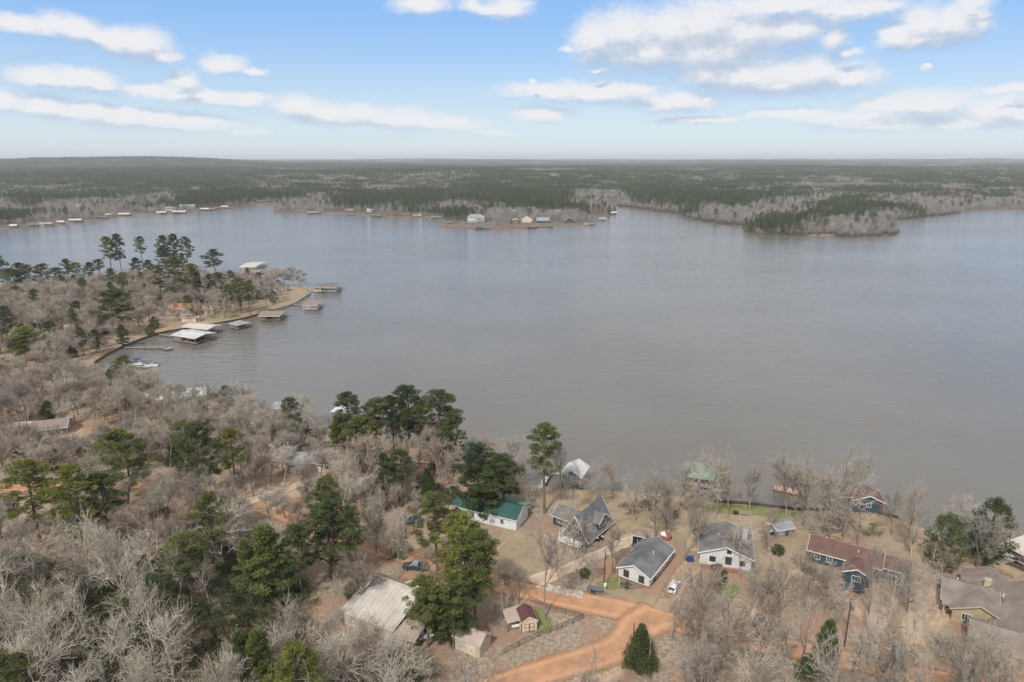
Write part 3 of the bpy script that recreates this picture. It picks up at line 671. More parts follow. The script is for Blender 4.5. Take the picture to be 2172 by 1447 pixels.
def clear_spot(x, y, rr=2.2):
    for p, r in KEEPW:
        if (x-p.x)**2+(y-p.y)**2 < r*r: return False
    return np.min((ROADP[:, 0]-x)**2+(ROADP[:, 1]-y)**2) > rr*rr

LAND = [(1050,1090,'the green-roofed white building'),(1235,1120,'the steep grey-roofed house'),(1380,1200,'the long white house'),(1545,1155,'the white house with white chimney'),(1800,1190,'the blue brown-roofed house'),(2090,1300,'the large tan-roofed house'),
        (790,1285,'the big pale metal barn'),(1120,1330,'the cream garden shed'),(1215,1040,'the white-roofed boathouse'),(1485,1060,'the green-roofed boathouse'),(1835,1085,'the small blue boathouse'),(2130,1190,'the right-edge boathouse'),
        (400,665,'the orange-roofed house'),(250,685,'the half-hidden orange cottage'),(385,850,'the pale-green-roofed building'),(565,905,'the brown-roofed lake house'),(400,705,'the twin pale-roofed boathouses'),(625,625,'the bare tip of the point'),
        (880,1200,'the dark pickup truck'),(1400,1380,'the fork of the clay road'),(720,985,'the tan house in the trees'),(1270,1430,'the pale gravel patch'),(1640,1120,'the lakeside lawn'),(60,1030,'the clay road at the left edge'),(230,838,'the grey-roofed lakeside shed'),
        (470,1045,'the clay road behind the tall pines'),(70,915,'the grey roofs at far left'),(100,610,'the back shore of the point'),(330,590,'the neck of the point'),(60,740,'the left edge above the bay'),(30,1400,'the lower left corner'),(560,1400,'the bottom woodland'),(300,1250,'the blue tarpaulin woods'),(1660,1420,'the bottom right thicket'),(1990,1430,'the lower right corner')]
def pair(c_, tm):
    """browner bark and twigs for the trees round the houses and the bay"""
    for s_, k in ((0, 'grey_bark'), (1, 'brown_twig')): c_.material_slots[s_].link = 'OBJECT'; c_.material_slots[s_].material = MATS[k]
    for ch in c_.parent.children:
        if ch.name.startswith('trunk'): ch.material_slots[0].link = 'OBJECT'; ch.material_slots[0].material = MATS['grey_bark']
RECS = []   # every single tree placed: for labels
def place_tree(kind, M, p, H, W, rz, adj, group, parts=True):
    sx = W/M['W']; sz = H/M['H']
    e = empty(kind, (p[0], p[1], p[2]-.05), rz); e.scale = (sx, sx, sz)
    link('trunk', M['trunk'], e); c_ = link('crown', M['crown'], e)
    if kind == 'pine_tree':
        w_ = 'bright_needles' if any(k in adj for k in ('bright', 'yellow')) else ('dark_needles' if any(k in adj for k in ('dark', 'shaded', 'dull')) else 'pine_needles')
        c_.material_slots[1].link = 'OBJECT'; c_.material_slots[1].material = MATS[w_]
    if kind == 'bare_tree' and group != 'low':
        pair(c_, M['trunk'])
    u, v = proj(p[0], p[1], p[2]); RECS.append((e, kind, adj, group, float(u), float(v), H)); return e
def px_tree(kind, lst, u, vt, vb, w, var=None, adj='', group=None, rz=None):
    p = gp(u, vb); H = max(2.0, tree_height(u, vb, vt, p.z)); dist = math.hypot(p.x, p.y)
    depth = p.y*math.cos(PITCH)+(CAM_H-p.z)*math.sin(PITCH); W = w*depth/F
    if var is None: var = random.randrange(len(lst))
    return place_tree(kind, lst[var], (p.x, p.y, p.z), H, W, random.uniform(0, 6.28) if rz is None else rz, adj, group)
GP = 'loblolly pines around the lake houses'; GB = 'bare winter trees around the lake houses'
# pines: u, top, base, crown width, variant, look
for u, vt, vb, w, k, a in [
    (270,910,1072,116,2,'bright yellow-green round-crowned pine'),(85,972,1150,112,0,'bright green broad pine'),(185,982,1172,118,2,'yellow-green many-tiered pine'),(232,1000,1150,90,0,'shaded dark green pine'),(440,893,1068,104,2,'dark green spreading pine'),(502,905,1060,58,1,'bright green slim pine'),
    (450,1043,1190,92,2,'bright green low-crowned pine'),(703,1008,1205,78,0,'olive green bushy pine'),(700,1055,1225,145,2,'very broad dark green pine'),(570,1112,1275,105,4,'mid-green cone-shaped pine'),(640,1110,1270,80,0,'dull dark green pine'),
    (745,830,985,62,1,'dark green slim pine'),(800,842,985,74,0,'yellowish pine'),(868,815,968,84,0,'tall full-crowned pine'),(935,822,990,92,0,'tall dark broad pine'),(835,838,970,60,1,'mid-green pine'),(722,878,985,56,4,'small-crowned pine'),(765,880,1000,80,2,'low green pine'),(962,870,1010,60,0,'dark shaded pine'),(898,850,975,50,1,'narrow pine'),
    (1155,896,1088,70,3,'tall thin-trunked pine'),(1005,940,1092,112,2,'big spreading dark green pine'),(1066,962,1090,86,0,'dark green pine'),(1030,985,1100,90,6,'lower dark pine'),
    (928,1040,1210,94,0,'open-crowned olive pine'),(975,1088,1312,136,2,'huge bright green pine'),(1010,1120,1330,100,0,'bright leaning pine'),(907,1222,1372,100,0,'bright green pine'),(962,1215,1376,66,1,'slender green pine'),(990,1240,1372,86,2,'shaded dark green pine'),(940,1250,1366,90,6,'dense green pine'),
    (30,1385,1560,130,2,'bright yellow-green pine crown'),(560,1335,1520,84,4,'olive feathery pine'),(628,1368,1560,130,2,'bright green pine crown'),(530,1335,1500,80,4,'dull olive pine'),(530,1140,1262,60,4,'pale green pine'),
    (12,541,612,38,2,'tall flat-topped pine'),(48,556,612,28,1,'dark small pine'),(28,568,622,46,2,'dense green pine'),(65,560,618,48,2,'green round pine'),(95,558,612,40,0,'green pine'),(124,566,612,36,0,'dark pine'),(147,548,606,26,3,'high-topped pine'),(166,556,606,36,0,'spreading pine'),(193,555,592,22,6,'small round dark pine'),(213,549,590,26,1,'dark low pine'),
    (258,494,574,32,2,'tallest flat-topped pine'),(236,500,576,34,0,'tall spreading pine'),(304,500,566,24,1,'lone slender pine'),(352,497,572,28,0,'tall dark pine'),(374,494,574,30,2,'tall dark tufted pine'),(400,500,572,30,0,'tall open pine'),(355,520,588,40,2,'dense rounded dark pine'),(378,543,632,38,1,'tall long-trunked pine'),(293,545,594,25,6,'dark rounded pine'),(318,550,596,26,6,'small dark pine'),(345,562,650,30,1,'long-trunked pine'),
    (460,527,580,48,2,'wide dark evergreen pine'),(243,568,630,26,0,'dark green pine'),(266,576,636,28,0,'mid-green pine'),(252,611,708,86,2,'big dark umbrella pine'),(20,657,745,40,0,'dull green pine'),(68,690,762,78,2,'broad yellow-green pine'),(112,680,738,36,0,'dark round pine'),(205,698,748,26,6,'small dark pine'),(262,688,738,30,6,'low dark pine'),
    (414,558,645,34,1,'straight long-trunked pine'),(468,577,640,30,1,'round-topped pine'),(449,580,636,22,1,'small-topped pine'),(512,588,664,42,0,'full green pine'),(530,600,668,28,1,'mid-green pine'),(490,602,662,34,0,'green pine'),(392,545,600,30,0,'shaded pine'),(425,575,640,26,4,'dark cone pine')]:
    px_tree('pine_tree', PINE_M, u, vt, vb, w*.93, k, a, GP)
GC = 'evergreen cedars and bushy oaks in the yards'
for u, vt, vb, w, k, a in [(1357,1322,1420,66,0,'pointed green cedar'),(1745,1310,1436,64,1,'dark narrow cedar'),(2000,1085,1205,84,3,'green bushy evergreen'),(2088,1050,1200,78,3,'dark olive evergreen'),(320,688,712,22,2,'small round dark evergreen'),(372,925,985,34,1,'dark slim cedar'),(120,948,1000,34,2,'dark rounded evergreen'),(165,925,970,30,2,'sparse dark evergreen'),
    (432,848,905,36,0,'dark green cedar'),(482,815,870,34,3,'grey-green evergreen'),(275,838,875,28,3,'grey-green low evergreen'),(390,1268,1330,90,3,'olive evergreen'),(745,1070,1150,40,3,'dark evergreen'),(1240,1205,1224,26,2,'small round green bush'),(1520,1195,1240,40,3,'olive brushy evergreen'),(1715,1180,1216,36,3,'green brushy evergreen'),(1700,1390,1470,40,3,'dark low evergreen'),(560,1150,1230,60,2,'green evergreen'),(850,1150,1180,44,3,'dark brushy evergreen'),(760,1230,1262,60,3,'dark brushy evergreen'),(590,1195,1270,70,3,'dark evergreen'),(1650,1155,1175,30,3,'dull low evergreen'),(905,1010,1045,40,2,'dark evergreen'),(960,1030,1062,34,2,'dark low evergreen')]:
    px_tree('evergreen_tree', CEDAR_M, u, vt, vb, w, k, a, GC)
# notable bare trees: u, base, top, crown width, variant
NB = 0
for u, vb, vt, w, k in [(1155,1312,1110,86,3),(1184,1228,1178,34,5),(1222,1216,1050,84,1),(1231,1213,1080,50,3),(1256,1232,1165,44,2),(1300,1218,1088,50,1),(1052,1294,1128,110,4),(1088,1272,1190,60,0),(1100,1280,1195,50,1),
    (1391,1139,968,88,1),(1375,1086,998,50,0),(1347,1107,985,64,4),(1398,1102,1000,50,3),(1413,1121,1000,50,1),(1422,1128,1005,44,4),(1544,1102,940,62,0),(1589,1095,976,50,1),(1473,1095,930,110,4),(1516,1102,936,60,0),(1478,1165,1045,60,1),(1450,1188,1000,80,0),(1625,1176,1060,56,4),(1643,1123,1066,24,3),(1666,1107,933,86,0),(1689,1114,950,100,2),(1704,1112,965,70,0),(1757,1137,958,116,2),(1788,1139,934,90,6),(1770,1139,1010,90,7),(1820,1156,930,112,6),(1920,1161,992,80,6),(1932,1182,1020,70,1),(2036,1139,1045,70,1),(2076,1212,1068,104,2),(2040,1150,1050,70,5),(2110,1150,1060,70,7),
    (1837,1337,1135,56,1),(1881,1324,1165,84,1),(1940,1340,1145,90,6),(1925,1300,1180,60,1),(1995,1232,1150,50,1),(1919,1450,1330,96,0),(1690,1445,1235,130,6),(1705,1292,1155,120,6),(1774,1334,1225,50,1),(1808,1424,1288,84,0),(1990,1400,1335,54,4),(2074,1413,1308,84,5),(2137,1460,1350,90,0),(1750,1300,1185,96,2),(1660,1310,1190,90,0),
    (1423,1354,1195,92,4),(1480,1357,1178,84,1),(1539,1377,1198,120,2),(1580,1392,1178,150,4),(1486,1500,1325,150,7),(1503,1274,1190,44,1),(1515,1270,1200,40,3),(844,1222,1058,70,3),(797,1174,1040,76,1),(823,1177,1040,80,4),(917,1238,1150,50,5),(882,1120,1040,50,3),
    (639,901,823,72,7),(806,1037,893,92,2),(879,1061,948,84,4),(681,1014,930,60,1),(537,1054,925,70,1),(603,1035,938,84,6),(605,1100,1028,74,5),(766,1300,1158,92,1),(716,1338,1213,44,4),(846,1226,1130,50,3),(590,608,560,50,2),(602,606,562,46,7),(618,607,568,46,2),(634,608,575,34,7),(572,604,562,40,0),(470,935,845,60,0),(400,1170,1080,60,1),(275,1330,1100,60,3),(380,1130,1050,70,0),(800,1480,1340,120,7),(990,1540,1330,150,2),
    (330,1100,1030,66,4),(470,1110,1040,60,5),(140,905,850,50,2),(200,890,820,60,6),(230,900,825,50,1),(60,900,820,60,0),(330,835,775,66,6),(420,1060,985,60,5),(690,1110,1000,60,0),(745,1110,985,70,6),(640,1190,1080,60,5),(1120,1085,945,70,1),(1190,1060,905,60,3),(1210,1090,955,60,0),(1080,1060,905,90,7),(1025,1010,900,80,7),(1050,1020,915,80,2),(1265,1060,960,60,2),(1300,1055,965,70,7),(1600,1440,1290,120,6),(1850,1470,1330,110,0),(1760,1500,1360,110,2),(1560,1190,1080,60,0),(1610,1290,1190,100,4)]:
    px_tree('bare_tree', SKEL_M if (u*7+vb) % 5 < 2 and u > 760 else BARE_M, u, vt, vb, w, k, 'bare winter tree', GB); NB += 1

# ------------------------------------------------------------------ random fill
PLACED = [(r[0].location.x, r[0].location.y) for r in RECS]
def inpoly(x, y, poly):
    c = False; n = len(poly)
    for i in range(n):
        ax, ay = poly[i]; bx, by = poly[i-1]
        if (ay > y) != (by > y) and x < (bx-ax)*(y-ay)/(by-ay)+ax: c = not c
    return c
#  polygon (px), spacing m, tree mix, height range, width range, name
REG = [('low', [(-300,1180),(250,1200),(500,1160),(640,1240),(740,1330),(840,1400),(950,1440),(1080,1500),(1100,2100),(-500,2100)], 6.6, .06, (12,19), (8,13)),
       ('mid', [(-300,830),(190,812),(330,838),(480,872),(640,905),(700,960),(760,1040),(700,1110),(600,1180),(500,1170),(250,1190),(-300,1190)], 5.2, .04, (10,15), (6,9.5)),
       ('grove', [(700,925),(860,945),(960,990),(980,1060),(880,1130),(780,1110),(740,1020)], 5.6, .10, (12,18), (5,8)),
       ('point', [(-900,720),(0,632),(100,622),(200,612),(300,604),(420,602),(500,606),(560,612),(600,612),(560,634),(470,650),(440,652),(350,652),(320,668),(230,690),(200,745),(150,780),(-200,850),(-900,900)], 5.2, .12, (10,15), (6,9)),
       ('bankside', [(150,780),(240,735),(330,700),(400,690),(470,682),(560,655),(610,640),(600,625),(540,632),(470,650),(340,655),(250,690),(190,740)], 9.0, .04, (10,15), (6,9)),
       ('shore', [(1240,1060),(1500,1075),(1680,1092),(1800,1098),(1900,1130),(1960,1190),(1900,1230),(1700,1180),(1500,1110),(1280,1100)], 6.0, .0, (15,21), (6.5,10)),
       ('yard', [(1640,1200),(1720,1260),(1840,1290),(1960,1330),(2050,1400),(2200,1470),(2300,2000),(1100,2000),(1200,1500),(1420,1450),(1600,1400),(1500,1330),(1600,1250)], 6.2, .04, (14,21), (6,9.5)),
       ('lots', [(1130,1080),(1400,1090),(1700,1130),(1960,1220),(1900,1330),(1620,1300),(1400,1260),(1120,1215)], 8.0, .0, (14,20), (4.5,7.5)),
       ('right', [(2180,1240),(2700,1480),(2700,1800),(2250,1500)], 9, .2, (10,16), (6,9)),
       ('fence', [(1040,1210),(1080,1230),(1130,1260),(1120,1280),(1060,1270),(1000,1240)], 4.5, .0, (6,10), (4,6))]
CAND = []
for name, poly, sp, pe, hr, wr in REG:
    W = [tuple(at(u, v, 1.0)[:2]) for u, v in poly]
    xs = [p[0] for p in W]; ys = [p[1] for p in W]; rr = np.random.default_rng(len(name)*13+5)
    x = min(xs)
    while x < max(xs):
        y = min(ys)
        while y < max(ys):
            px, py = x+rr.uniform(-.45, .45)*sp, y+rr.uniform(-.45, .45)*sp; y += sp
            if not inpoly(px, py, W): continue
            if abs(math.degrees(math.atan2(px, py))) > 46: continue
            if name in ('low', 'mid', 'point') and fbm([px], [py], 26, 2, 9)[0] > (.66 if name != 'low' else .74): continue
            if not clear_spot(px, py, 3.4 if name != 'low' else 2.6): continue
            if lake_sd([px], [py])[0] < (2.0 if name not in ('point',) else 1.0): continue
            if min(((px-a)**2+(py-b)**2 for a, b in PLACED), default=99) < (sp*.42)**2: continue
            t = rr.random(); kind = 'pine' if t < pe*.35 else ('ever' if t < pe else 'bare')
            CAND.append((math.hypot(px, py), name, kind, px, py, rr.uniform(*hr), rr.uniform(*wr)))
        x += sp
CAND.sort()
stuffB = []; stuffL = []; stuffE = []
LOWN = 0
for d, name, kind, x, y, H, W in CAND:
    z = gz(x, y); u, v = proj(x, y, z+H*.7); vis = -40 < u < 2212 and v < 1500
    if kind == 'bare' and vis and NB < 300:
        place_tree('bare_tree', (SKEL_M if name == 'low' or (name in ('yard', 'shore', 'fence', 'lots') and random.random() < .6) else BARE_M)[random.randrange(8)], (x, y, z), H, W, random.uniform(0, 6.28), 'bare winter tree', name, True); NB += 1
    elif kind == 'bare': (stuffL if name == 'low' else stuffB).append((x, y, z, random.randrange(8), H, W))
    elif vis: place_tree('pine_tree' if kind == 'pine' else 'evergreen_tree', (PINE_M if kind == 'pine' else CEDAR_M)[random.randrange(4)], (x, y, z), H*(1.15 if kind == 'pine' else .6), W*(.8 if kind == 'pine' else .7), random.uniform(0, 6.28), 'green pine' if kind == 'pine' else 'low dark evergreen', GP if kind == 'pine' else GC)
    else: stuffE.append((x, y, z, random.randrange(4), H*.7, W*.8))
print('TREES', len(RECS), 'bare', NB, 'stuff', len(stuffB), len(stuffE))
def src(me, name):
    if name != 'bare_wood': return me
    me = me.copy(); me.materials[0] = MATS['grey_bark']; me.materials[1] = MATS['brown_twig']; return me
def scat(name, label, rows, M):
    P = [(a[0], a[1], a[2]-.05) for a in rows]; S = [(a[5]/M[a[3]]['W'], a[5]/M[a[3]]['W'], a[4]/M[a[3]]['H']) for a in rows]
    scatter(name, label, P, [a[3] for a in rows], rng.uniform(0, 6.28, len(rows)), S, [src(m['full'], name) for m in M])
scat('bare_wood', 'mass of leafless brown-grey trees filling the wooded point and left shore', stuffB, BARE_M)
if stuffL: scat('pale_wood', 'pale leafless trees packed at the lower left edge', stuffL, SKEL_M)
if stuffE: scat('evergreen_thicket', 'scattered evergreens among the leafless trees', stuffE, CEDAR_M)
# undergrowth
rows = []; rr = np.random.default_rng(77)
for (name, poly, sp, pr) in [('low', REG[0][1], 2.4, .95), ('mid', REG[1][1], 5.2, .30), ('point', REG[3][1], 7, .3), ('yard', REG[5][1], 6, .25), ('grove', REG[2][1], 4.5, .4)]:
    W = [tuple(at(u, v, 1.0)[:2]) for u, v in poly]; xs = [p[0] for p in W]; ys = [p[1] for p in W]
    for x in np.arange(min(xs), max(xs), sp):
        for y in np.arange(min(ys), max(ys), sp):
            px, py = x+rr.uniform(-.5, .5)*sp, y+rr.uniform(-.5, .5)*sp
            if rr.random() > pr*(.4+1.2*float(fbm([px], [py], 18, 2, 21)[0])) or not inpoly(px, py, W) or abs(math.degrees(math.atan2(px, py))) > 46 or not clear_spot(px, py, 3.5) or lake_sd([px], [py])[0] < 2: continue
            rows.append((px, py, gz(px, py), int(rr.integers(3)), rr.uniform(1.5, 5.0) if name == 'low' else rr.uniform(1.0, 3.0), rr.uniform(2.4, 6.0)))
scat('undergrowth', 'dull green brush growing under the leafless trees', rows, SHRUB_M); print('SHRUBS', len(rows))

# ------------------------------------------------------------------ far shores and the country beyond
BAREPX = [(2080,425,160,22),(1800,480,100,16),(1700,400,120,8),(1180,455,120,14),(150,440,170,22),(320,420,80,14),(1480,470,90,12),(700,420,50,10),(1000,440,60,12),(1270,420,60,30),(1660,440,80,20),(560,395,60,10),(1890,480,30,20),(1750,415,30,10),(2060,370,160,8),(1500,362,120,6),(300,440,60,14),(620,440,60,8)]
PINEPX = [(1500,412,190,22),(1640,470,40,14),(250,375,260,24),(760,425,70,18),(880,420,60,20),(1090,420,150,14),(420,430,60,12),(540,422,40,12),(1780,445,80,14),(1960,385,90,8),(60,430,40,12),(1000,360,250,10),(1750,478,20,10),(1380,400,70,22)]
def pinef(x, y):
    u, v = proj(x, y, np.full(np.shape(x), 8.0))
    f = sstep(fbm(x, y, 300, 3, 31)*.6+fbm(x, y, 80, 2, 37)*.4, .44, .62)*.90+.04
    k = pxell(u, v, PINEPX, .5); b = pxell(u, v, BAREPX, .5)
    return np.clip(f*(1-k*.8)+k*.62-b*.6*(1-k*.5), .04, .95)
# lawns and house plots on the far shore that stay open (u, v, half-width px, half-height px)
OPEN = [(1170,476,105,6),(1010,475,42,7),(965,474,35,6),(860,461,60,2.5),(700,451,90,2.5),(620,451,45,2.5),(780,455,60,2.5),(1070,462,20,3),(1270,457,16,3),(350,453,120,3.2),(160,471,100,3.8),(60,480,80,4),(470,442,60,2.4),(560,432,40,4),(1600,500,30,.5),(1745,499,30,3),(1925,466,14,2),(2060,447,28,1.5),(2140,444.5,24,1.5),(250,450,25,5),(165,452,12,5),(395,445,40,4),(925,452,50,5)]
FARKEEP = []   # filled by the far houses: (x, y, r)
def far_woods():
    r = np.random.default_rng(5)
    sp = 6.6; X, Y = np.meshgrid(np.arange(-1500, 1500, sp), np.arange(560, 1750, sp)); x = (X+r.uniform(-.5, .5, X.shape)*sp).ravel(); y = (Y+r.uniform(-.5, .5, X.shape)*sp).ravel()
    rad = np.hypot(x, y); az = np.degrees(np.arctan2(x, y)); k = (rad < 1750) & (rad > 640) & (np.abs(az) < 44)
    x, y, rad = x[k], y[k], rad[k]; sd = lake_sd(x, y); k = (sd > .5) & (y > 600); x, y, rad, sd = x[k], y[k], rad[k], sd[k]
    # the wooded point of the near shore keeps its own trees
    u, v = proj(x, y, np.ones(x.shape)); op = pxell(u, v, OPEN, .15)
    k = (v < 520) & (r.random(len(x)) > op*.97) & ~((pxell(u, v, FIELDS, .2) > .5) & (rad > 1500))
    k &= (fbm(x, y, 60, 2, 41) < .80)
    hug = (u < 1290) & (sd < 6); k &= ~(hug & (r.random(len(x)) < .8))
    for fx, fy, fr in FARKEEP: k &= (x-fx)**2+(y-fy)**2 > fr*fr
    x, y, rad, sd = x[k], y[k], rad[k], sd[k]
    z = land_z(x, y, sd); pf = pinef(x, y); isp = r.random(len(x)) < pf
    edge = 1-.3*(1-sstep(sd, 3, 25))
    idx = np.where(isp, r.integers(0, 3, len(x)), 3+r.integers(0, 3, len(x)))
    s = np.where(isp, r.uniform(.65, 1.12, len(x)), r.uniform(.6, 1.05, len(x)))*edge
    w = s*r.uniform(.9, 1.2, len(x))
    scatter('shore_wood', 'mixed pine and leafless woods along the far shore', np.stack([x, y, z-.3], 1), idx, r.uniform(0, 6.28, len(x)), np.stack([w, w, s], 1), FARP+FARB)
    print('FAR', len(x))
    X, Y = np.meshgrid(np.arange(-1300, 1500, 3.4), np.arange(600, 1500, 3.4)); x = (X+r.uniform(-.5, .5, X.shape)*3).ravel(); y = (Y+r.uniform(-.5, .5, X.shape)*3).ravel()
    k = (np.hypot(x, y) > 640) & (np.abs(np.degrees(np.arctan2(x, y))) < 43) & (np.hypot(x, y) < 1400); x, y = x[k], y[k]; sd = lake_sd(x, y); u, v = proj(x, y, np.ones(x.shape))
    k = (sd > .6) & (sd < 28) & (u > 1290) & (v < 520) & (r.random(len(x)) > pxell(u, v, OPEN, .15)*.97); x, y, sd = x[k], y[k], sd[k]
    s = r.uniform(.5, 1.1, len(x)); scatter('shore_brush', 'brown brush crowding the waterline of the right far shore', np.stack([x, y, land_z(x, y, sd)-.2], 1), r.integers(0, 2, len(x)), r.uniform(0, 6.28, len(x)), np.stack([s, s, s], 1), FARS); print('BRUSH', len(x))
    for nm, lab, sp, r0, r1, sc in (('forest', 'pine and hardwood forest stretching back from the lake', 34, 1740, 7000, 1.0), ('distant_forest', 'distant forest running to the horizon', 110, 6950, 24000, 3.2)):
        X, Y = np.meshgrid(np.arange(-r1*.75, r1*.75, sp), np.arange(r0*.6, r1, sp)); x = (X+r.uniform(-.5, .5, X.shape)*sp).ravel(); y = (Y+r.uniform(-.5, .5, X.shape)*sp).ravel()
        rad = np.hypot(x, y); az = np.degrees(np.arctan2(x, y)); k = (rad < r1) & (rad > r0) & (np.abs(az) < 42); x, y, rad = x[k], y[k], rad[k]
        sd = lake_sd(x, y); z = land_z(x, y, sd); u, v = proj(x, y, np.ones(x.shape)); k = (sd > 25) & ~(pxell(u, v, FIELDS, .2) > .5) & (fbm(x, y, 300 if sc == 1 else 900, 3, 43) < .70)
        x, y, z = x[k], y[k], z[k]; pf = pinef(x, y); q = r.random(len(x))
        mixed = r.random(len(x)) < .35
        idx = np.where(mixed, 4+r.integers(0, 2, len(x)), np.where(q < pf, r.integers(0, 2, len(x)), 2+r.integers(0, 2, len(x))))
        s = r.uniform(.8, 1.15, len(x)); zs = s*(1.0 if sc == 1 else 1.25)
        scatter(nm, lab, np.stack([x, y, z], 1), idx, r.uniform(0, 6.28, len(x)), np.stack([s*sc, s*sc, zs], 1), PATCH); print(nm, len(x))
# ------------------------------------------------------------------ materials of built things
mat('white_wall', (.64,.645,.65), (.55,.555,.56), .8, .7); mat('cool_white_metal', (.66,.69,.74), (.58,.61,.66), .5, .45); mat('cream_wall', (.68,.58,.44), (.62,.52,.39), .8, .8)
mat('brick_wall', (.30,.13,.085), (.22,.10,.07), 3, .9, bump=.3); mat('blue_wall', (.035,.065,.09), (.05,.085,.11), .8, .7); mat('tan_wall', (.40,.33,.22), (.34,.28,.19), .8, .8)
mat('dark_green_wall', (.035,.05,.05), (.05,.065,.065), .8, .7); mat('grey_wall', (.28,.29,.30), (.23,.24,.25), .8, .8); mat('pale_yellow_wall', (.60,.52,.30), (.52,.45,.26), .8, .8); mat('red_wall', (.30,.085,.055), (.24,.065,.045), .8, .8)
mat('beige_wall', (.52,.45,.36), (.45,.39,.31), .8, .8); mat('wood_wall', (.26,.15,.09), (.19,.11,.07), 1.2, .85)
def roofmat(name, a, b, ang=0.0, sc=.45, strk=6.0, bmp=.35): return mat(name, a, b, sc, .9, bump=bmp, bscale=strk, lo=.3, hi=.7)
roofmat('charcoal_shingle', (.095,.10,.11), (.18,.18,.185), sc=.3); roofmat('grey_shingle', (.11,.105,.11), (.195,.18,.172), sc=.3); roofmat('brown_shingle', (.115,.065,.057), (.15,.09,.075)); roofmat('tan_shingle', (.165,.135,.118), (.25,.208,.18), sc=.3)
roofmat('orange_roof', (.36,.195,.13), (.27,.145,.10)); roofmat('green_metal_roof', (.018,.075,.062), (.04,.105,.088), sc=.2); roofmat('faded_green_roof', (.215,.265,.23), (.16,.205,.175)); roofmat('mint_roof', (.46,.52,.48), (.38,.44,.40)); roofmat('white_metal_roof', (.54,.55,.56), (.40,.41,.42), sc=.3)
roofmat('pale_metal_roof', (.52,.485,.44), (.38,.345,.30), sc=.22); roofmat('pinkish_metal_roof', (.44,.35,.295), (.35,.275,.23), sc=.4); roofmat('maroon_roof', (.11,.045,.05), (.14,.06,.062)); roofmat('cream_roof', (.54,.50,.44), (.43,.39,.345), sc=.3); roofmat('weathered_brown_roof', (.26,.20,.17), (.20,.155,.13)); roofmat('blue_grey_roof', (.22,.24,.255), (.28,.30,.315)); roofmat('dark_teal_roof', (.05,.10,.09), (.07,.125,.11)); roofmat('dark_roof', (.09,.085,.085), (.13,.12,.115))
mat('white_trim', (.74,.74,.73), None, 1, .6); mat('tan_trim', (.45,.38,.27), None, 1, .7); mat('dark_trim', (.05,.04,.035), None, 1, .7)
mat('window_glass', (.03,.04,.05), (.06,.07,.08), .5, .12, spec=.6); mat('door_brown', (.13,.07,.045), None, 1, .7)
mat('dock_wood', (.33,.28,.235), (.24,.20,.17), 1.5, .9); mat('dark_wood', (.13,.095,.07), (.09,.065,.05), 1.5, .9); mat('wet_pile', (.10,.075,.055), (.06,.045,.035), 2, .7); mat('new_wood', (.46,.32,.19), (.38,.26,.16), 1.5, .85)
mat('concrete', (.42,.40,.37), (.33,.31,.29), 1, .9); mat('black_metal', (.02,.02,.022), None, 1, .5); mat('galvanised', (.38,.39,.40), (.30,.31,.32), 2, .4, metal=.6); mat('rubber', (.018,.018,.018), None, 1, .8)
mat('car_dark', (.035,.05,.065), (.04,.055,.07), .5, .3, spec=.6); mat('car_silverblue', (.30,.36,.42), None, 1, .3, spec=.6); mat('car_white', (.74,.75,.76), None, 1, .3, spec=.6); mat('car_grey', (.10,.12,.15), None, 1, .3, spec=.6); mat('car_blue', (.03,.045,.08), None, 1, .35, spec=.6)
mat('lamp_glass', (.7,.7,.68), None, 1, .15); mat('tail_red', (.35,.02,.02), None, 1, .3); mat('hull_white', (.68,.68,.67), (.60,.60,.60), 1, .4); mat('navy_canvas', (.02,.045,.13), (.03,.06,.16), 1, .8); mat('blue_tarp', (.16,.38,.62), (.22,.45,.68), .8, .6)
mat('pole_wood', (.11,.06,.045), (.075,.042,.033), 2, .9); mat('rock', (.50,.44,.36), (.33,.28,.23), 1.2, .95); mat('white_plastic', (.7,.7,.7), None, 1, .5); mat('pink_deck', (.50,.30,.24), (.42,.25,.20), 1, .85); mat('chimney_white', (.62,.68,.72), None, 1, .7); mat('seawall_wood', (.085,.06,.045), (.13,.09,.07), 1.2, .9); mat('seawall_concrete', (.42,.37,.31), (.30,.26,.22), .8, .9)

def rect_px(A, B, C, z):
    """three corners seen in the photograph at height z above the water -> centre, turn, length along A-B, depth along B-C"""
    a, b, c = at(*A, z), at(*B, z), at(*C, z); d = (b-a); d.z = 0; L = d.length; d.normalize(); nrm = Vector((-d.y, d.x, 0)); W = (c-b).dot(nrm)
    cen = (a+b)/2+nrm*W/2; return Vector((cen.x, cen.y, 0)), math.atan2(d.y, d.x), L, abs(W)
def face_xf(face, hx, hy):
    """wall face -> function mapping (s along, z, out) to local coordinates"""
    return {'F': lambda s, z, o: (s, -hy-o, z), 'B': lambda s, z, o: (-s, hy+o, z), 'R': lambda s, z, o: (hx+o, s, z), 'L': lambda s, z, o: (-hx-o, -s, z)}[face]
def fbox(mb, xf, s0, s1, z0, z1, o0, o1):
    P = [xf(s, z, o) for s in (s0, s1) for z in (z0, z1) for o in (o0, o1)]
    xs = [p[0] for p in P]; ys = [p[1] for p in P]; zs = [p[2] for p in P]; return mb.box(min(xs), max(xs), min(ys), max(ys), min(zs), max(zs))
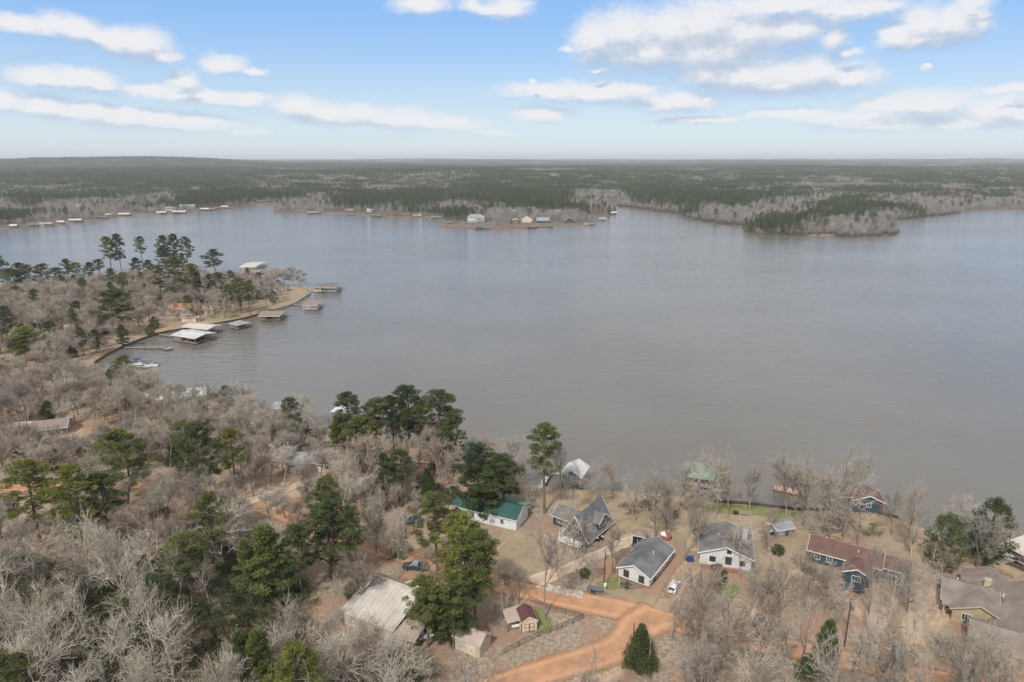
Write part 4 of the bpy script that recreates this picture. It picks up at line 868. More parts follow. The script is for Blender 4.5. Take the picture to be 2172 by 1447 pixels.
def window(root, face, hx, hy, s, z, w=1.0, h=1.2, frame='white_trim', name='window', mull=1, ox=0, oy=0, bars=0):
    xf0 = face_xf(face, hx, hy); xf = lambda a, b, c: (xf0(a, b, c)[0]+ox, xf0(a, b, c)[1]+oy, b)
    mb = MB(); t = .09
    for a, b, c, d in ((s-w/2-t, s+w/2+t, z-t, z), (s-w/2-t, s+w/2+t, z+h, z+h+t), (s-w/2-t, s-w/2, z, z+h), (s+w/2, s+w/2+t, z, z+h)): fbox(mb, xf, a, b, c, d, .003, .08)
    for i in range(mull): q = s-w/2+w*(i+1)/(mull+1); fbox(mb, xf, q-.03, q+.03, z, z+h, .022, .06)
    for i in range(bars): q = z+h*(i+1)/(bars+1); fbox(mb, xf, s-w/2, s+w/2, q-.02, q+.02, .024, .055)
    o = mb.build(name, frame, root); pm = MB(); fbox(pm, xf, s-w/2, s+w/2, z, z+h, .004, .018); pm.build('pane', 'window_glass', o); return o
def door(root, face, hx, hy, s, w=.95, h=2.05, m='door_brown', z0=0.0, name='door', label=None, ox=0, oy=0, handle=True):
    xf0 = face_xf(face, hx, hy); xf = lambda a, b, c: (xf0(a, b, c)[0]+ox, xf0(a, b, c)[1]+oy, b)
    mb = MB(); fbox(mb, xf, s-w/2, s+w/2, z0, z0+h, .004, .06); o = mb.build(name, m, root, label)
    if handle: hm = MB(); fbox(hm, xf, s+w*.32, s+w*.40, z0+.95, z0+1.05, .062, .12); hm.build('handle', 'galvanised', o)
    return o
def gable_body(root, hx, hy, h, rise, wall, roof, trim='white_trim', ridge='x', over=.45, z0=-.5, base=None, ox=0, oy=0, thick=.16, wname='wall', rname='roof', eave_l=None, hip=0.0, nowall=False):
    """walls with gables and a two-sided (or hipped) roof. ridge runs along local x or y"""
    T = (lambda x, y, z: (x+ox, y+oy, z)) if ridge == 'x' else (lambda x, y, z: (-y+ox, x+oy, z))
    a, b = (hx, hy) if ridge == 'x' else (hy, hx)
    if not nowall:
        mb = MB()
        mb.add([T(*p) for p in [(-a,-b,z0),(a,-b,z0),(a,b,z0),(-a,b,z0),(-a,-b,h),(a,-b,h),(a,b,h),(-a,b,h),(-a+hip*.98,0,h+rise-.02),(a-hip*.98,0,h+rise-.02)]],
               [(0,1,5,4),(2,3,7,6),(1,2,6,9,5),(3,0,4,8,7),(4,5,9,8),(6,7,8,9),(3,2,1,0)]); w = mb.build(wname, wall, root)
        if base: bm = MB(); bm.box(-hx-.03+ox, hx+.03+ox, -hy-.03+oy, hy+.03+oy, z0, base[1]); bm.build('wall_base', base[0], root)
    sl = rise/b; e = over; drop = sl*e; rm = MB()
    def top(x, y, z): return T(x, y, z)
    za = h+.06
    A = [(-a-e, -b-e, za-drop), (a+e, -b-e, za-drop), (a+e-hip, 0, za+rise), (-a-e+hip, 0, za+rise), (a+e, b+e, za-drop), (-a-e, b+e, za-drop)]
    lo = [top(*p) for p in A]; hi = [top(p[0], p[1], p[2]+thick) for p in A]
    F = [(0,1,2,3),(3,2,4,5),(0,3,5),(1,4,2)] if hip else [(0,1,2,3),(3,2,4,5)]
    n = 6; fs = [tuple(i+n for i in f) for f in F]+[tuple(reversed(f)) for f in F]
    fs += [(0,6,7,1)[::-1] if False else (0,1,7,6), (4,5,11,10)]
    fs += [(1,2,8,7),(2,4,10,8),(5,3,9,11),(3,0,6,9)] if not hip else [(1,4,10,7),(5,0,6,11)]
    rm.add(lo+hi, fs); ro = rm.build(rname, roof, root)
    if trim and not hip:
        tm = MB()
        for sx in (-1, 1):
            for sy in (-1, 1):
                p = T(sx*(a+e+.02), sy*(b+e), za-drop+.02); q = T(sx*(a+e+.02), 0, za+rise+.02); tm.bar(p, q, .05, .26)
        for sy in (-1, 1): tm.bar(T(-a-e, sy*(b+e+.02), za-drop+.03), T(a+e, sy*(b+e+.02), za-drop+.03), .05, .2)
        tm.build('fascia', trim, root)
    return ro
def slab_roof(root, hx, hy, z, m, thick=.14, slope=(0, 0), name='roof', ox=0, oy=0):
    mb = MB(); P = [(-hx, -hy), (hx, -hy), (hx, hy), (-hx, hy)]; f = lambda x, y: z+slope[0]*x+slope[1]*y
    mb.add([(x+ox, y+oy, f(x, y)) for x, y in P]+[(x+ox, y+oy, f(x, y)+thick) for x, y in P], [(3,2,1,0),(4,5,6,7),(0,1,5,4),(1,2,6,5),(2,3,7,6),(3,0,4,7)]); return mb.build(name, m, root)
def ribs(root, m, hx, hy, h, rise, over, ridge='x', gap=.9, ox=0, oy=0):
    """raised seams of a metal roof, joined"""
    T = (lambda x, y, z: (x+ox, y+oy, z)) if ridge == 'x' else (lambda x, y, z: (-y+ox, x+oy, z)); a, b = (hx, hy) if ridge == 'x' else (hy, hx)
    mb = MB(); x = -a-over+.1; za = h+.06+.16; sl = rise/b
    while x < a+over:
        for sy in (-1, 1): mb.bar(T(x, sy*(b+over), za-sl*over+.02), T(x, 0, za+rise+.02), .05, .05)
        x += gap
    mb.build('roof_seams', m, root, kind='stuff')
def chimney(root, x, y, z0, z1, w=.9, m='chimney_white', d=None):
    mb = MB(); d = d or w; mb.box(x-w/2, x+w/2, y-d/2, y+d/2, z0, z1); o = mb.build('chimney', m, root); c = MB(); c.box(x-w/2-.08, x+w/2+.08, y-d/2-.08, y+d/2+.08, z1, z1+.12); c.build('chimney_cap', 'concrete', o)
def vent(root, x, y, z): mb = MB(); mb.tube((x, y, z-.3), (x, y, z+.5), .09, n=8); mb.build('vent_pipe', 'white_trim', root)
def bld(name, label, c, rz, z=None, cat='house', group=None):
    zz = gz(c.x, c.y) if z is None else z; return empty(name, (c.x, c.y, zz), rz, label, cat, group)
def railing(root, pts, h=.95, m='white_trim', z=0, gap=.16, name='railing'):
    mb = MB(); 
    for (x0, y0), (x1, y1) in zip(pts[:-1], pts[1:]):
        L = math.hypot(x1-x0, y1-y0); mb.bar((x0, y0, z+h), (x1, y1, z+h), .07, .06); mb.bar((x0, y0, z+.12), (x1, y1, z+.12), .05, .05); n = max(1, int(L/gap))
        for i in range(n+1): t = i/n; x, y = x0+(x1-x0)*t, y0+(y1-y0)*t; s = .03 if i % 8 else .055; mb.box(x-s, x+s, y-s, y+s, z, z+h-.03)
    return mb.build(name, m, root)
def deckpart(root, x0, x1, y0, y1, z, m='dock_wood', along='x', name='deck'):
    """boards with open joints on two beams"""
    mb = MB(); w = .28; g = .03
    if along == 'x':
        y = y0
        while y < y1-.05: mb.box(x0, x1, y, min(y+w, y1), z-.06, z); y += w+g
    else:
        x = x0
        while x < x1-.05: mb.box(x, min(x+w, x1), y0, y1, z-.06, z); x += w+g
    mb.box(x0+.1, x1-.1, y0+.15, y0+.3, z-.28, z-.062); mb.box(x0+.1, x1-.1, y1-.3, y1-.15, z-.28, z-.062)
    o = mb.build(name, m, root); return o
def post(root, x, y, z0, z1, m='dock_wood', s=.09, name='post'): mb = MB(); mb.box(x-s, x+s, y-s, y+s, z0, z1); return mb.build(name, m, root)
def boathouse(label, c, rz, L, W, roof='white_metal_roof', style='gable', ridge='x', zr=3.2, rise=1.1, deck=.75, room=None, over=.5, posts=(3, 2), name='boathouse', postm='dock_wood', boat=None, hip=0, rails=False, group=None, trim='white_trim', deckm='dock_wood'):
    root = empty(name, (c.x, c.y, 0), rz, label, 'boathouse', group); hx, hy = L/2, W/2
    deckpart(root, -hx, hx, -hy, -hy+min(1.6, W*.3), deck, deckm); deckpart(root, -hx, hx, hy-min(1.6, W*.3), hy, deck, deckm); deckpart(root, hx-1.3, hx, -hy+min(1.6, W*.3), hy-min(1.6, W*.3), deck-.01, deckm, name='deck')
    for i in range(posts[0]):
        for j in range(posts[1]):
            x = -hx+.15+(L-.3)*i/(posts[0]-1); y = -hy+.15+(W-.3)*j/(posts[1]-1); post(root, x, y, deck, zr+.02+(0 if style != 'slab' else .0), postm); mb = MB(); mb.tube((x, y, -1.5), (x, y, deck-.062), .13, n=6); mb.build('pile', 'wet_pile', root)
    if style == 'gable':
        gable_body(root, hx, hy, zr, rise, None, roof, trim, ridge, over, nowall=True)
        if 'metal' in roof or 'cream' in roof: ribs(root, MATS[roof], hx, hy, zr, rise, over, ridge, 1.2)
    elif style == 'hip': gable_body(root, hx, hy, zr, rise, None, roof, None, ridge, over, nowall=True, hip=hip or hy)
    else: slab_roof(root, hx+over, hy+over, zr, roof, slope=(0, rise/W))
    if room:
        x0, x1, m = room; mb = MB(); mb.box(x0, x1, -hy+.25, hy-.25, deck, zr-.02); mb.build('wall', m, root); xc = (x0+x1)/2
        window(root, 'F', 0, hy-.25, xc, deck+1.0, min(.9, (x1-x0)*.4), .9, name='window'); door(root, 'B', 0, hy-.25, -xc, z0=deck)
    if rails: railing(root, [(-hx+.1, -hy+.1), (hx-.1, -hy+.1), (hx-.1, hy-.1)], .9, 'white_trim', deck, .4)
    return root
def walkway(label, p0, p1, w=1.3, z=.75, m='dock_wood', name='walkway', rail=False, cat='dock', group=None):
    """plank walkway on piles between two points of the ground plan"""
    a = Vector((p0.x, p0.y, 0)); b = Vector((p1.x, p1.y, 0)); L = (b-a).length; rz = math.atan2(b.y-a.y, b.x-a.x); root = empty(name, ((a.x+b.x)/2, (a.y+b.y)/2, 0), rz, label, cat, group)
    deckpart(root, -L/2, L/2, -w/2, w/2, z, m, 'y'); n = max(2, int(L/3)+1)
    for i in range(n):
        x = -L/2+.2+(L-.4)*i/(n-1)
        for s in (-1, 1): mb = MB(); mb.tube((x, s*(w/2-.12), -1.5), (x, s*(w/2-.12), z+.25), .11, n=6); mb.build('pile', 'wet_pile', root)
    if rail: railing(root, [(-L/2, -w/2+.05), (L/2, -w/2+.05)], .95, 'dock_wood', z, .5)
    return root

# ------------------------------------------------------------------ vehicles
def loft(secs):
    """closed skin through rounded cross-sections (x, z low, z high, half width, top half width)"""
    mb = MB(); V = []; n = 10
    for x, zl, zh, w, wt in secs:
        c = (zh-zl); V += [(x, -w*.92, zl), (x, -w, zl+c*.18), (x, -w, zl+c*.62), (x, -wt-(w-wt)*.25, zl+c*.93), (x, -wt*.8, zh), (x, wt*.8, zh), (x, wt+(w-wt)*.25, zl+c*.93), (x, w, zl+c*.62), (x, w, zl+c*.18), (x, w*.92, zl)]
    k = len(secs); F = [(i*n+j, i*n+(j+1) % n, (i+1)*n+(j+1) % n, (i+1)*n+j) for i in range(k-1) for j in range(n)]+[tuple(range(n)), tuple(range((k-1)*n+n-1, (k-1)*n-1, -1))]
    mb.add(V, F); return mb
def wheel(root, x, y, r=.36, w=.24):
    s = 1 if y > 0 else -1; mb = MB(); mb.tube((x, y-s*w, r), (x, y, r), r, n=16); t = mb.build('tyre', 'rubber', None); 
    e = t; e.name = 'wheel'; e.parent = root; rm = MB(); rm.tube((x, y-s*.02, r), (x, y+s*.012, r), r*.6, n=12); rm.build('rim', 'galvanised', e)
def panel(mb, pts, off): mb.prism(pts, off)
def vehicle(kind, label, p, rz, body, top=None, cat='car'):
    root = empty(kind, (p.x, p.y, gz(p.x, p.y)+.02), rz, label, cat); top = top or body
    if kind == 'pickup_truck':
        L, W, wb = 5.7, .98, 1.75
        loft([(-2.85,.55,.98,.9,.9),(-2.8,.42,1.12,.97,.97),(-1.0,.35,1.12,W,W),(1.0,.35,1.12,W,W),(1.3,.35,1.12,W,.93),(2.5,.4,1.02,.96,.85),(2.8,.5,.88,.88,.75)]).build('body', body, root, smooth=False)
        loft([(-.95,1.1,1.12,.93,.93),(-.75,1.1,1.80,.88,.72),(.55,1.1,1.82,.88,.72),(1.35,1.08,1.14,.9,.85)]).build('cab', top, root)
        b = MB(); b.box(-2.7, -1.0, -.82, .82, 1.125, 1.135); b.build('truck_bed', 'rubber', root)
        b = MB()
        for s in (-1, 1): b.box(-2.78, -1.0, s*.97-.06, s*.97+.06, 1.12, 1.24)
        b.box(-2.84, -2.74, -.95, .95, 1.0, 1.24); b.build('bed_rail', body, root)
        wx = (-.70, .5); wz = (1.2, 1.68); ws = (1.30, .58); rear = (-.97, -.80)
    else:
        loft([(-2.3,.5,.95,.82,.8),(-2.22,.4,1.05,.9,.86),(-.9,.32,1.08,.93,.9),(.9,.32,1.05,.93,.88),(2.05,.38,.92,.88,.78),(2.3,.48,.78,.78,.68)]).build('body', body, root)
        if kind == 'suv': loft([(-2.22,1.02,1.08,.86,.82),(-2.0,1.02,1.74,.84,.68),(.35,1.02,1.78,.84,.70),(1.15,1.0,1.06,.86,.8)]).build('cab', top, root); rear = (-2.26, -2.06)
        else: loft([(-1.9,.98,1.02,.84,.8),(-1.2,1.0,1.42,.80,.62),(.2,1.0,1.45,.80,.62),(1.15,.96,1.0,.84,.78)]).build('cab', top, root); rear = (-1.85, -1.35)
        wx = (-1.6 if kind == 'suv' else -1.05, .25); wz = (1.14, 1.6) if kind == 'suv' else (1.08, 1.36); ws = (1.12, .45)
    zt = wz[1]
    for s in (-1, 1):
        g = MB(); y0 = s*.90; y1 = s*.80
        g.add([(wx[0], y0, wz[0]), (wx[1]+.45, y0, wz[0]), (wx[1]+.05, y1, zt), (wx[0]+.1, y1, zt), (wx[0], y0-s*.08, wz[0]), (wx[1]+.45, y0-s*.08, wz[0]), (wx[1]+.05, y1-s*.08, zt), (wx[0]+.1, y1-s*.08, zt)],
              [(0,1,2,3),(7,6,5,4),(0,4,5,1),(1,5,6,2),(2,6,7,3),(3,7,4,0)]); g.build('side_window', 'window_glass', root)
    g = MB(); z1 = zt+.05; g.prism([(ws[0]+.06, -.74, wz[0]), (ws[0]+.06, .74, wz[0]), (ws[1]+.06, .6, z1), (ws[1]+.06, -.6, z1)], (-.05, 0, 0)); g.build('windscreen', 'window_glass', root)
    g = MB(); g.prism([(rear[0]-.03, .70, wz[0]+.02), (rear[0]-.03, -.70, wz[0]+.02), (rear[1]-.03, -.58, z1), (rear[1]-.03, .58, z1)], (.05, 0, 0)); g.build('rear_window', 'window_glass', root)
    fx = 2.76 if kind == 'pickup_truck' else 2.24
    for s in (-1, 1):
        h = MB(); h.box(fx-.1, fx+.04, s*.62-.16, s*.62+.16, .68, .84); h.build('headlight', 'lamp_glass', root)
        h = MB(); h.box(-fx-.06, -fx+.1, s*.74-.1, s*.74+.1, .72, .95); h.build('tail_light', 'tail_red', root)
        for x in ((-1.7, 1.85) if kind == 'pickup_truck' else (-1.4, 1.45)): wheel(root, x, s*(.99 if kind == 'pickup_truck' else .93), .38 if kind != 'sedan' else .33)
    h = MB(); h.box(fx+.02, fx+.1, -.85, .85, .42, .6); h.build('bumper', 'galvanised' if kind == 'pickup_truck' else body, root)
    if kind == 'suv':
        h = MB()
        for s in (-1, 1): h.bar((-1.7, s*.62, 1.80), (.3, s*.62, 1.83), .05, .05)
        h.build('roof_rack', 'galvanised', root)
    return root
def trailer(label, p, rz, boat=False, L=4.2):
    root = empty('boat_trailer', (p.x, p.y, gz(p.x, p.y)), rz, label, 'trailer'); mb = MB()
    for s in (-1, 1): mb.bar((-L*.5, s*.8, .55), (L*.15, s*.8, .55), .1, .12); mb.bar((L*.15, s*.8, .55), (L*.55, 0, .5), .1, .12)
    for x in (-L*.48, -L*.25, 0, L*.14): mb.bar((x, -.8, .552), (x, .8, .552), .08, .09)
    mb.bar((L*.54, 0, .5), (L*.72, 0, .48), .1, .1); mb.build('frame', 'galvanised', root)
    for s in (-1, 1):
        wheel(root, -L*.1, s*1.02, .3, .2); f = MB(); f.box(-L*.1-.42, -L*.1+.42, s*.92-.13, s*.92+.13, .64, .68); f.build('mudguard', 'black_metal', root)
        b = MB(); b.bar((-L*.45, s*.35, .72), (L*.1, s*.35, .72), .14, .08); b.build('bunk', 'dark_wood', root)
        g = MB(); g.tube((-L*.5, s*.82, .5), (-L*.5, s*.82, 1.5), .05, n=6); g.build('guide_post', 'white_plastic', root)
    j = MB(); j.tube((L*.62, 0, 0), (L*.62, 0, .7), .04, n=6); j.build('jack', 'galvanised', root)
    if boat:
        h = loft([(-1.5,.7,1.15,.55,.5),(0,.66,1.2,.6,.5),(1.1,.72,1.15,.4,.3),(1.7,.95,1.1,.08,.05)]); h.build('boat_hull', 'car_grey', root)
    return root
def pontoon(label, p, rz, z=0.0, canvas='navy_canvas'):
    root = empty('pontoon_boat', (p.x, p.y, z), rz, label, 'boat')
    for s in (-1, 1): mb = MB(); mb.tube((-3.2, s*.95, .1), (2.7, s*.95, .1), .32, n=12); mb.tube((2.7, s*.95, .1), (3.4, s*.95, .25), .32, .05, n=12); mb.build('pontoon', 'galvanised', root)
    d = MB(); d.box(-3.2, 3.0, -1.25, 1.25, .45, .55); d.build('deck', 'hull_white', root)
    f = MB()
    for s in (-1, 1): f.box(-3.0, 2.9, s*1.2-.03, s*1.2+.03, .55, 1.15)
    f.box(2.85, 2.91, -1.17, 1.17, .55, 1.15); f.box(-3.03, -2.97, -1.17, 1.17, .55, 1.15); f.build('fence_panel', 'hull_white', root)
    for x, y in ((-2.3, .8), (-2.3, -.8), (2.0, .8), (2.0, -.8)): q = MB(); q.box(x-.7, x+.7, y-.3, y+.3, .55, .95); q.box(x-.7, x+.7, y+(.2 if y > 0 else -.3), y+(.3 if y > 0 else -.2), .952, 1.3); q.build('seat', canvas, root)
    c = MB(); c.box(.1, .6, -.9, -.35, .55, 1.4); c.build('console', 'hull_white', root)
    c = MB(); c.prism([(-2.4,-1.2,2.5),(.6,-1.2,2.5),(.6,1.2,2.5),(-2.4,1.2,2.5)], (0, 0, .1)); c.prism([(-2.2,-.8,2.602),(.4,-.8,2.602),(.4,.8,2.602),(-2.2,.8,2.602)], (0, 0, .08)); c.build('canopy', canvas, root)
    b = MB()
    for s in (-1, 1): b.tube((-1, s*1.18, .6), (-2.3, s*1.18, 2.5), .03, n=5); b.tube((-1, s*1.18, .6), (.5, s*1.18, 2.5), .03, n=5)
    b.build('canopy_frame', 'galvanised', root); m = MB(); m.box(-3.7, -3.2, -.25, .25, .3, 1.3); m.box(-3.6, -3.35, -.1, .1, -.5, .3); m.build('motor', 'black_metal', root); return root
def utility_pole(label, u, vb, vt, transformer=0, arm=True, m='pole_wood', r=.15, name='utility_pole'):
    p = gp(u, vb); H = tree_height(u, vb, vt, p.z); root = empty(name, (p.x, p.y, p.z), 0, label, 'pole'); mb = MB(); mb.tube((0, 0, -.5), (0, 0, H), r, r*.7, 8); mb.build('pole_shaft', m, root)
    if arm: mb = MB(); mb.box(-.9, .9, -.2, -.1, H-.55, H-.42); mb.build('crossarm', 'dock_wood', root)
    if arm:
        for x in (-.8, 0, .8): q = MB(); q.tube((x, -.15, H-.42), (x, -.15, H-.22), .05, .03, 6); q.build('insulator', 'white_plastic', root)
    if transformer: q = MB(); q.tube((.42, -.1, H-2.3), (.42, -.1, H-1.3), .30, n=12); q.tube((.42, -.1, H-1.3), (.42, -.1, H-1.2), .30, .12, n=12); q.build('transformer', 'galvanised', root)
    return Vector((p.x, p.y, p.z+H-.3))
# ------------------------------------------------------------------ the near houses, left to right along the lane
def h_green():
    c, rz, L, W = rect_px((972,1074), (1097,1103), (1131,1074), 4.2); b = bld('lake_house', 'white metal building with dark green metal roof under tall pines', c, rz)
    hx, hy = L/2-.4, W/2-.4; gable_body(b, hx, hy, 3.0, 1.9, 'cool_white_metal', 'green_metal_roof', 'white_trim', 'x', .4); ribs(b, 'green_metal_roof', hx, hy, 3.0, 1.9, .4)
    for s in (-hx*.55, -.5, hx*.5): window(b, 'F', hx, hy, s, 1.0, .9, 1.2, mull=0, bars=1)
    door(b, 'F', hx, hy, -hx*.8); window(b, 'R', hx, hy, 1.5, 1.2, .8, .8); window(b, 'L', hx, hy, 0, 1.2, .8, .8)
    d = MB(); d.tube((hx+.1, -hy-.12, .0), (hx+.1, -hy-.12, 3.0), .05, n=6); d.build('downpipe', 'grey_wall', b)
    # lower porch roof on the lake side and at the left end
    slab_roof(b, hx*.95, 1.8, 2.75, 'faded_green_roof', slope=(0, -.12), name='porch_roof', oy=hy+2.2)
    for i in range(4): post(b, -hx*.9+i*hx*.6, hy+3.7, -.3, 2.6, 'white_trim', name='porch_post')
    slab_roof(b, 1.6, hy*.8, 2.7, 'green_metal_roof', slope=(.12, 0), name='porch_roof', ox=-hx-2.05)
    for y in (-hy*.7, hy*.7): post(b, -hx-3.4, y, -.3, 2.55, 'white_trim', name='porch_post')
def h_aframe():
    z = gz(*at(1240,1130,1)[:2]); c, rz, L, W = rect_px((1192,1131), (1247,1152), (1312,1111), 2.2+z*.2); b = bld('steep_roof_house', 'grey steep-roofed house with a wide dormer and white-railed porch', c, rz)
    hx, hy = L/2-.3, W/2-.3; gable_body(b, hx, hy, 1.9, 5.2, 'dark_green_wall', 'charcoal_shingle', 'white_trim', 'y', .5)
    # front gable glass
    window(b, 'F', hx, hy, 0, 2.9, 1.7, 1.5, mull=2, bars=0); window(b, 'F', hx, hy, -1.9, .9, 1.1, 1.2); door(b, 'F', hx, hy, .2); window(b, 'F', hx, hy, 2.0, .9, 1.1, 1.2)
    # porch
    deckpart(b, -hx*.95, hx*.75, -hy-2.6, -hy-.02, .75, 'white_trim', 'x', 'porch_deck'); railing(b, [(-hx*.95, -hy-.1), (-hx*.95, -hy-2.5), (hx*.75, -hy-2.5), (hx*.75, -hy-.1)], 1.0, 'white_trim', .75, .18)
    for x in (-hx*.9, -.5, hx*.7): post(b, x, -hy-2.45, -.4, 3.0, 'white_trim', name='porch_post')
    # dormer on the right slope, its face towards the lane
    mb = MB(); x0, x1 = hx*.28, hx*1.02; y0, y1 = -hy*.15, hy*.62; ym = (y0+y1)/2; zt = 4.1
    mb.add([(x1,y0,2.0),(x1,y1,2.0),(x1,y1,zt),(x1,ym,zt+1.5),(x1,y0,zt),(x0-1,y0,zt),(x0-1,y1,zt),(x0-2.0,ym,zt+1.5),(x0-1,y0,2.0),(x0-1,y1,2.0)], [(0,1,2,3,4),(0,4,5,8),(1,9,6,2)]); mb.build('dormer', 'dark_green_wall', b)
    mb = MB()
    for s, ya in ((-1, y0-.35), (1, y1+.35)): mb.prism([(x1+.4, ya, zt-.3), (x1+.4, ym, zt+1.6), (x0-2.4, ym, zt+1.6), (x0-1.2, ya, zt-.3)], (0, 0, .14))
    mb.build('dormer_roof', 'grey_shingle', b)
    mb = MB()
    for ya in (y0-.35, y1+.35): mb.bar((x1+.42, ya, zt-.24), (x1+.42, ym, zt+1.66), .05, .22)
    mb.build('dormer_trim', 'white_trim', b)
    window(b, 'R', x1, 0, ym, 2.6, (y1-y0)*.72, 1.5, mull=3); window(b, 'R', hx, hy, -hy*.7, .6, .8, .9)
    # low wing on the left with its own windows and stair
    wx, wy = 3.0, 2.6; ox, oy = -hx-2.7, hy*.15; gable_body(b, wx, wy, 2.6, 1.5, 'dark_green_wall', 'charcoal_shingle', 'white_trim', 'x', .4, ox=ox, oy=oy, wname='wing_wall', rname='wing_roof')
    window(b, 'F', wx, wy, -.9, 1.0, 1.9, 1.2, mull=2, ox=ox, oy=oy); door(b, 'F', wx, wy, 1.6, ox=ox, oy=oy)
    st = MB()
    for i in range(5): st.box(ox+.9, ox+2.2, oy-wy-.35-i*.32, oy-wy-.03-i*.32, -.3, .8-i*.19)
    st.build('steps', 'white_trim', b)
    rl = MB()
    for x in (ox+.8, ox+2.3):
        rl.bar((x, oy-wy-.1, 1.75), (x, oy-wy-1.9, .85), .06, .07)
        for i in range(8): y = oy-wy-.15-i*.24; zz = 1.7-i*.12; rl.bar((x, y, max(-.1, zz-.95)), (x, y, zz), .05, .05)
    rl.build('stair_railing', 'white_trim', b); mb = MB(); mb.box(-hx*.2, hx*.2, hy+.5, hy+1.4, -.5, 5.5); mb.build('chimney', 'brick_wall', b)
def shed_dark():
    c, rz, L, W = rect_px((1345,1137), (1364,1141), (1379,1131), 3.1); b = bld('garden_shed', 'small flat-roofed shed with dark doors and white corners', c, rz, cat='shed'); hx, hy = max(1.5, L/2), max(1.4, W/2)
    mb = MB(); mb.box(-hx, hx, -hy, hy, -.4, 2.4); mb.build('wall', 'dark_green_wall', b)
    mb = MB(); z = 2.42; mb.add([(-hx-.2,-hy-.2,z),(hx+.2,-hy-.2,z),(hx+.2,hy+.2,z),(-hx-.2,hy+.2,z),(0,0,z+.55)], [(3,2,1,0),(0,1,4),(1,2,4),(2,3,4),(3,0,4)]); mb.build('roof', 'weathered_brown_roof', b)
    t = MB()
    for x in (-hx, hx):
        for y in (-hy, hy): t.box(x-.09, x+.09, y-.09, y+.09, -.3, 2.39)
    t.box(-hx-.12, hx+.12, -hy-.14, -hy-.02, 2.18, 2.38); t.box(hx+.02, hx+.14, -hy-.02, hy+.12, 2.18, 2.38); t.build('corner_trim', 'white_trim', b)
    for s in (-hx*.45, hx*.45): door(b, 'F', hx, hy, s, hx*.8, 2.0, 'black_metal')
    window(b, 'R', hx, hy, 0, .8, 1.2, 1.0, mull=1)
def h_white():
    c, rz, L, W = rect_px((1307,1203), (1380,1229), (1448,1171), 3.6); b = bld('white_house', 'long low white house with dark grey gable roof beside the white car', c, rz); hx, hy = L/2-.45, W/2-.45
    gable_body(b, hx, hy, 2.6, 1.75, 'white_wall', 'charcoal_shingle', 'white_trim', 'y', .45, base=('brick_wall', .35))
    window(b, 'F', hx, hy, -hx*.5, .9, 1.1, 1.5, 'dark_trim', mull=0, bars=3); window(b, 'F', hx, hy, hx*.5, .75, 1.1, 1.5, 'dark_trim', mull=1, bars=3)
    for s in (-hy*.75, -hy*.35, hy*.1, hy*.45, hy*.8): window(b, 'R', hx, hy, s, .95, 1.1, 1.25, 'white_trim', mull=1)
    door(b, 'R', hx, hy, -hy*.55, m='dark_green_wall'); window(b, 'L', hx, hy, 0, 1.0, 1.0, 1.1); vent(b, hx*.4, hy*.1, 4.0)
    g = MB(); g.bar((hx+.55, -hy-.4, 2.5), (hx+.55, hy+.4, 2.5), .12, .12); g.build('gutter', 'white_trim', b)
def h_white2():
    c, rz, L, W = rect_px((1481,1169), (1600,1187), (1611,1131), 4.6); b = bld('gabled_house', 'white house with broad dark gable roof and a white chimney', c, rz); hx, hy = L/2-.45, W/2-.45
    gable_body(b, hx, hy, 3.3, 2.1, 'white_wall', 'grey_shingle', 'white_trim', 'y', .5, base=('concrete', .5))
    window(b, 'F', hx, hy, -hx*.5, 1.4, 1.2, 1.1, 'dark_trim', mull=1); window(b, 'F', hx, hy, hx*.12, 1.2, 1.2, 1.7, 'dark_trim', mull=1, bars=1); window(b, 'F', hx, hy, hx*.12, 3.9, .8, .8, 'dark_trim'); window(b, 'F', hx, hy, hx*.65, 1.3, 1.0, 1.1, 'dark_trim')
    window(b, 'R', hx, hy, hy*.3, 1.3, 1.2, 1.1); door(b, 'R', hx, hy, -hy*.3); chimney(b, hx*.72, hy*.25, 3.0, 6.3, 1.2)
    d = MB(); d.box(-hx*.95, hx*.6, -hy-1.3, -hy-.05, -.4, .25); d.build('terrace', 'brick_wall', b)
    vent(b, -hx*.3, 0, 4.9)
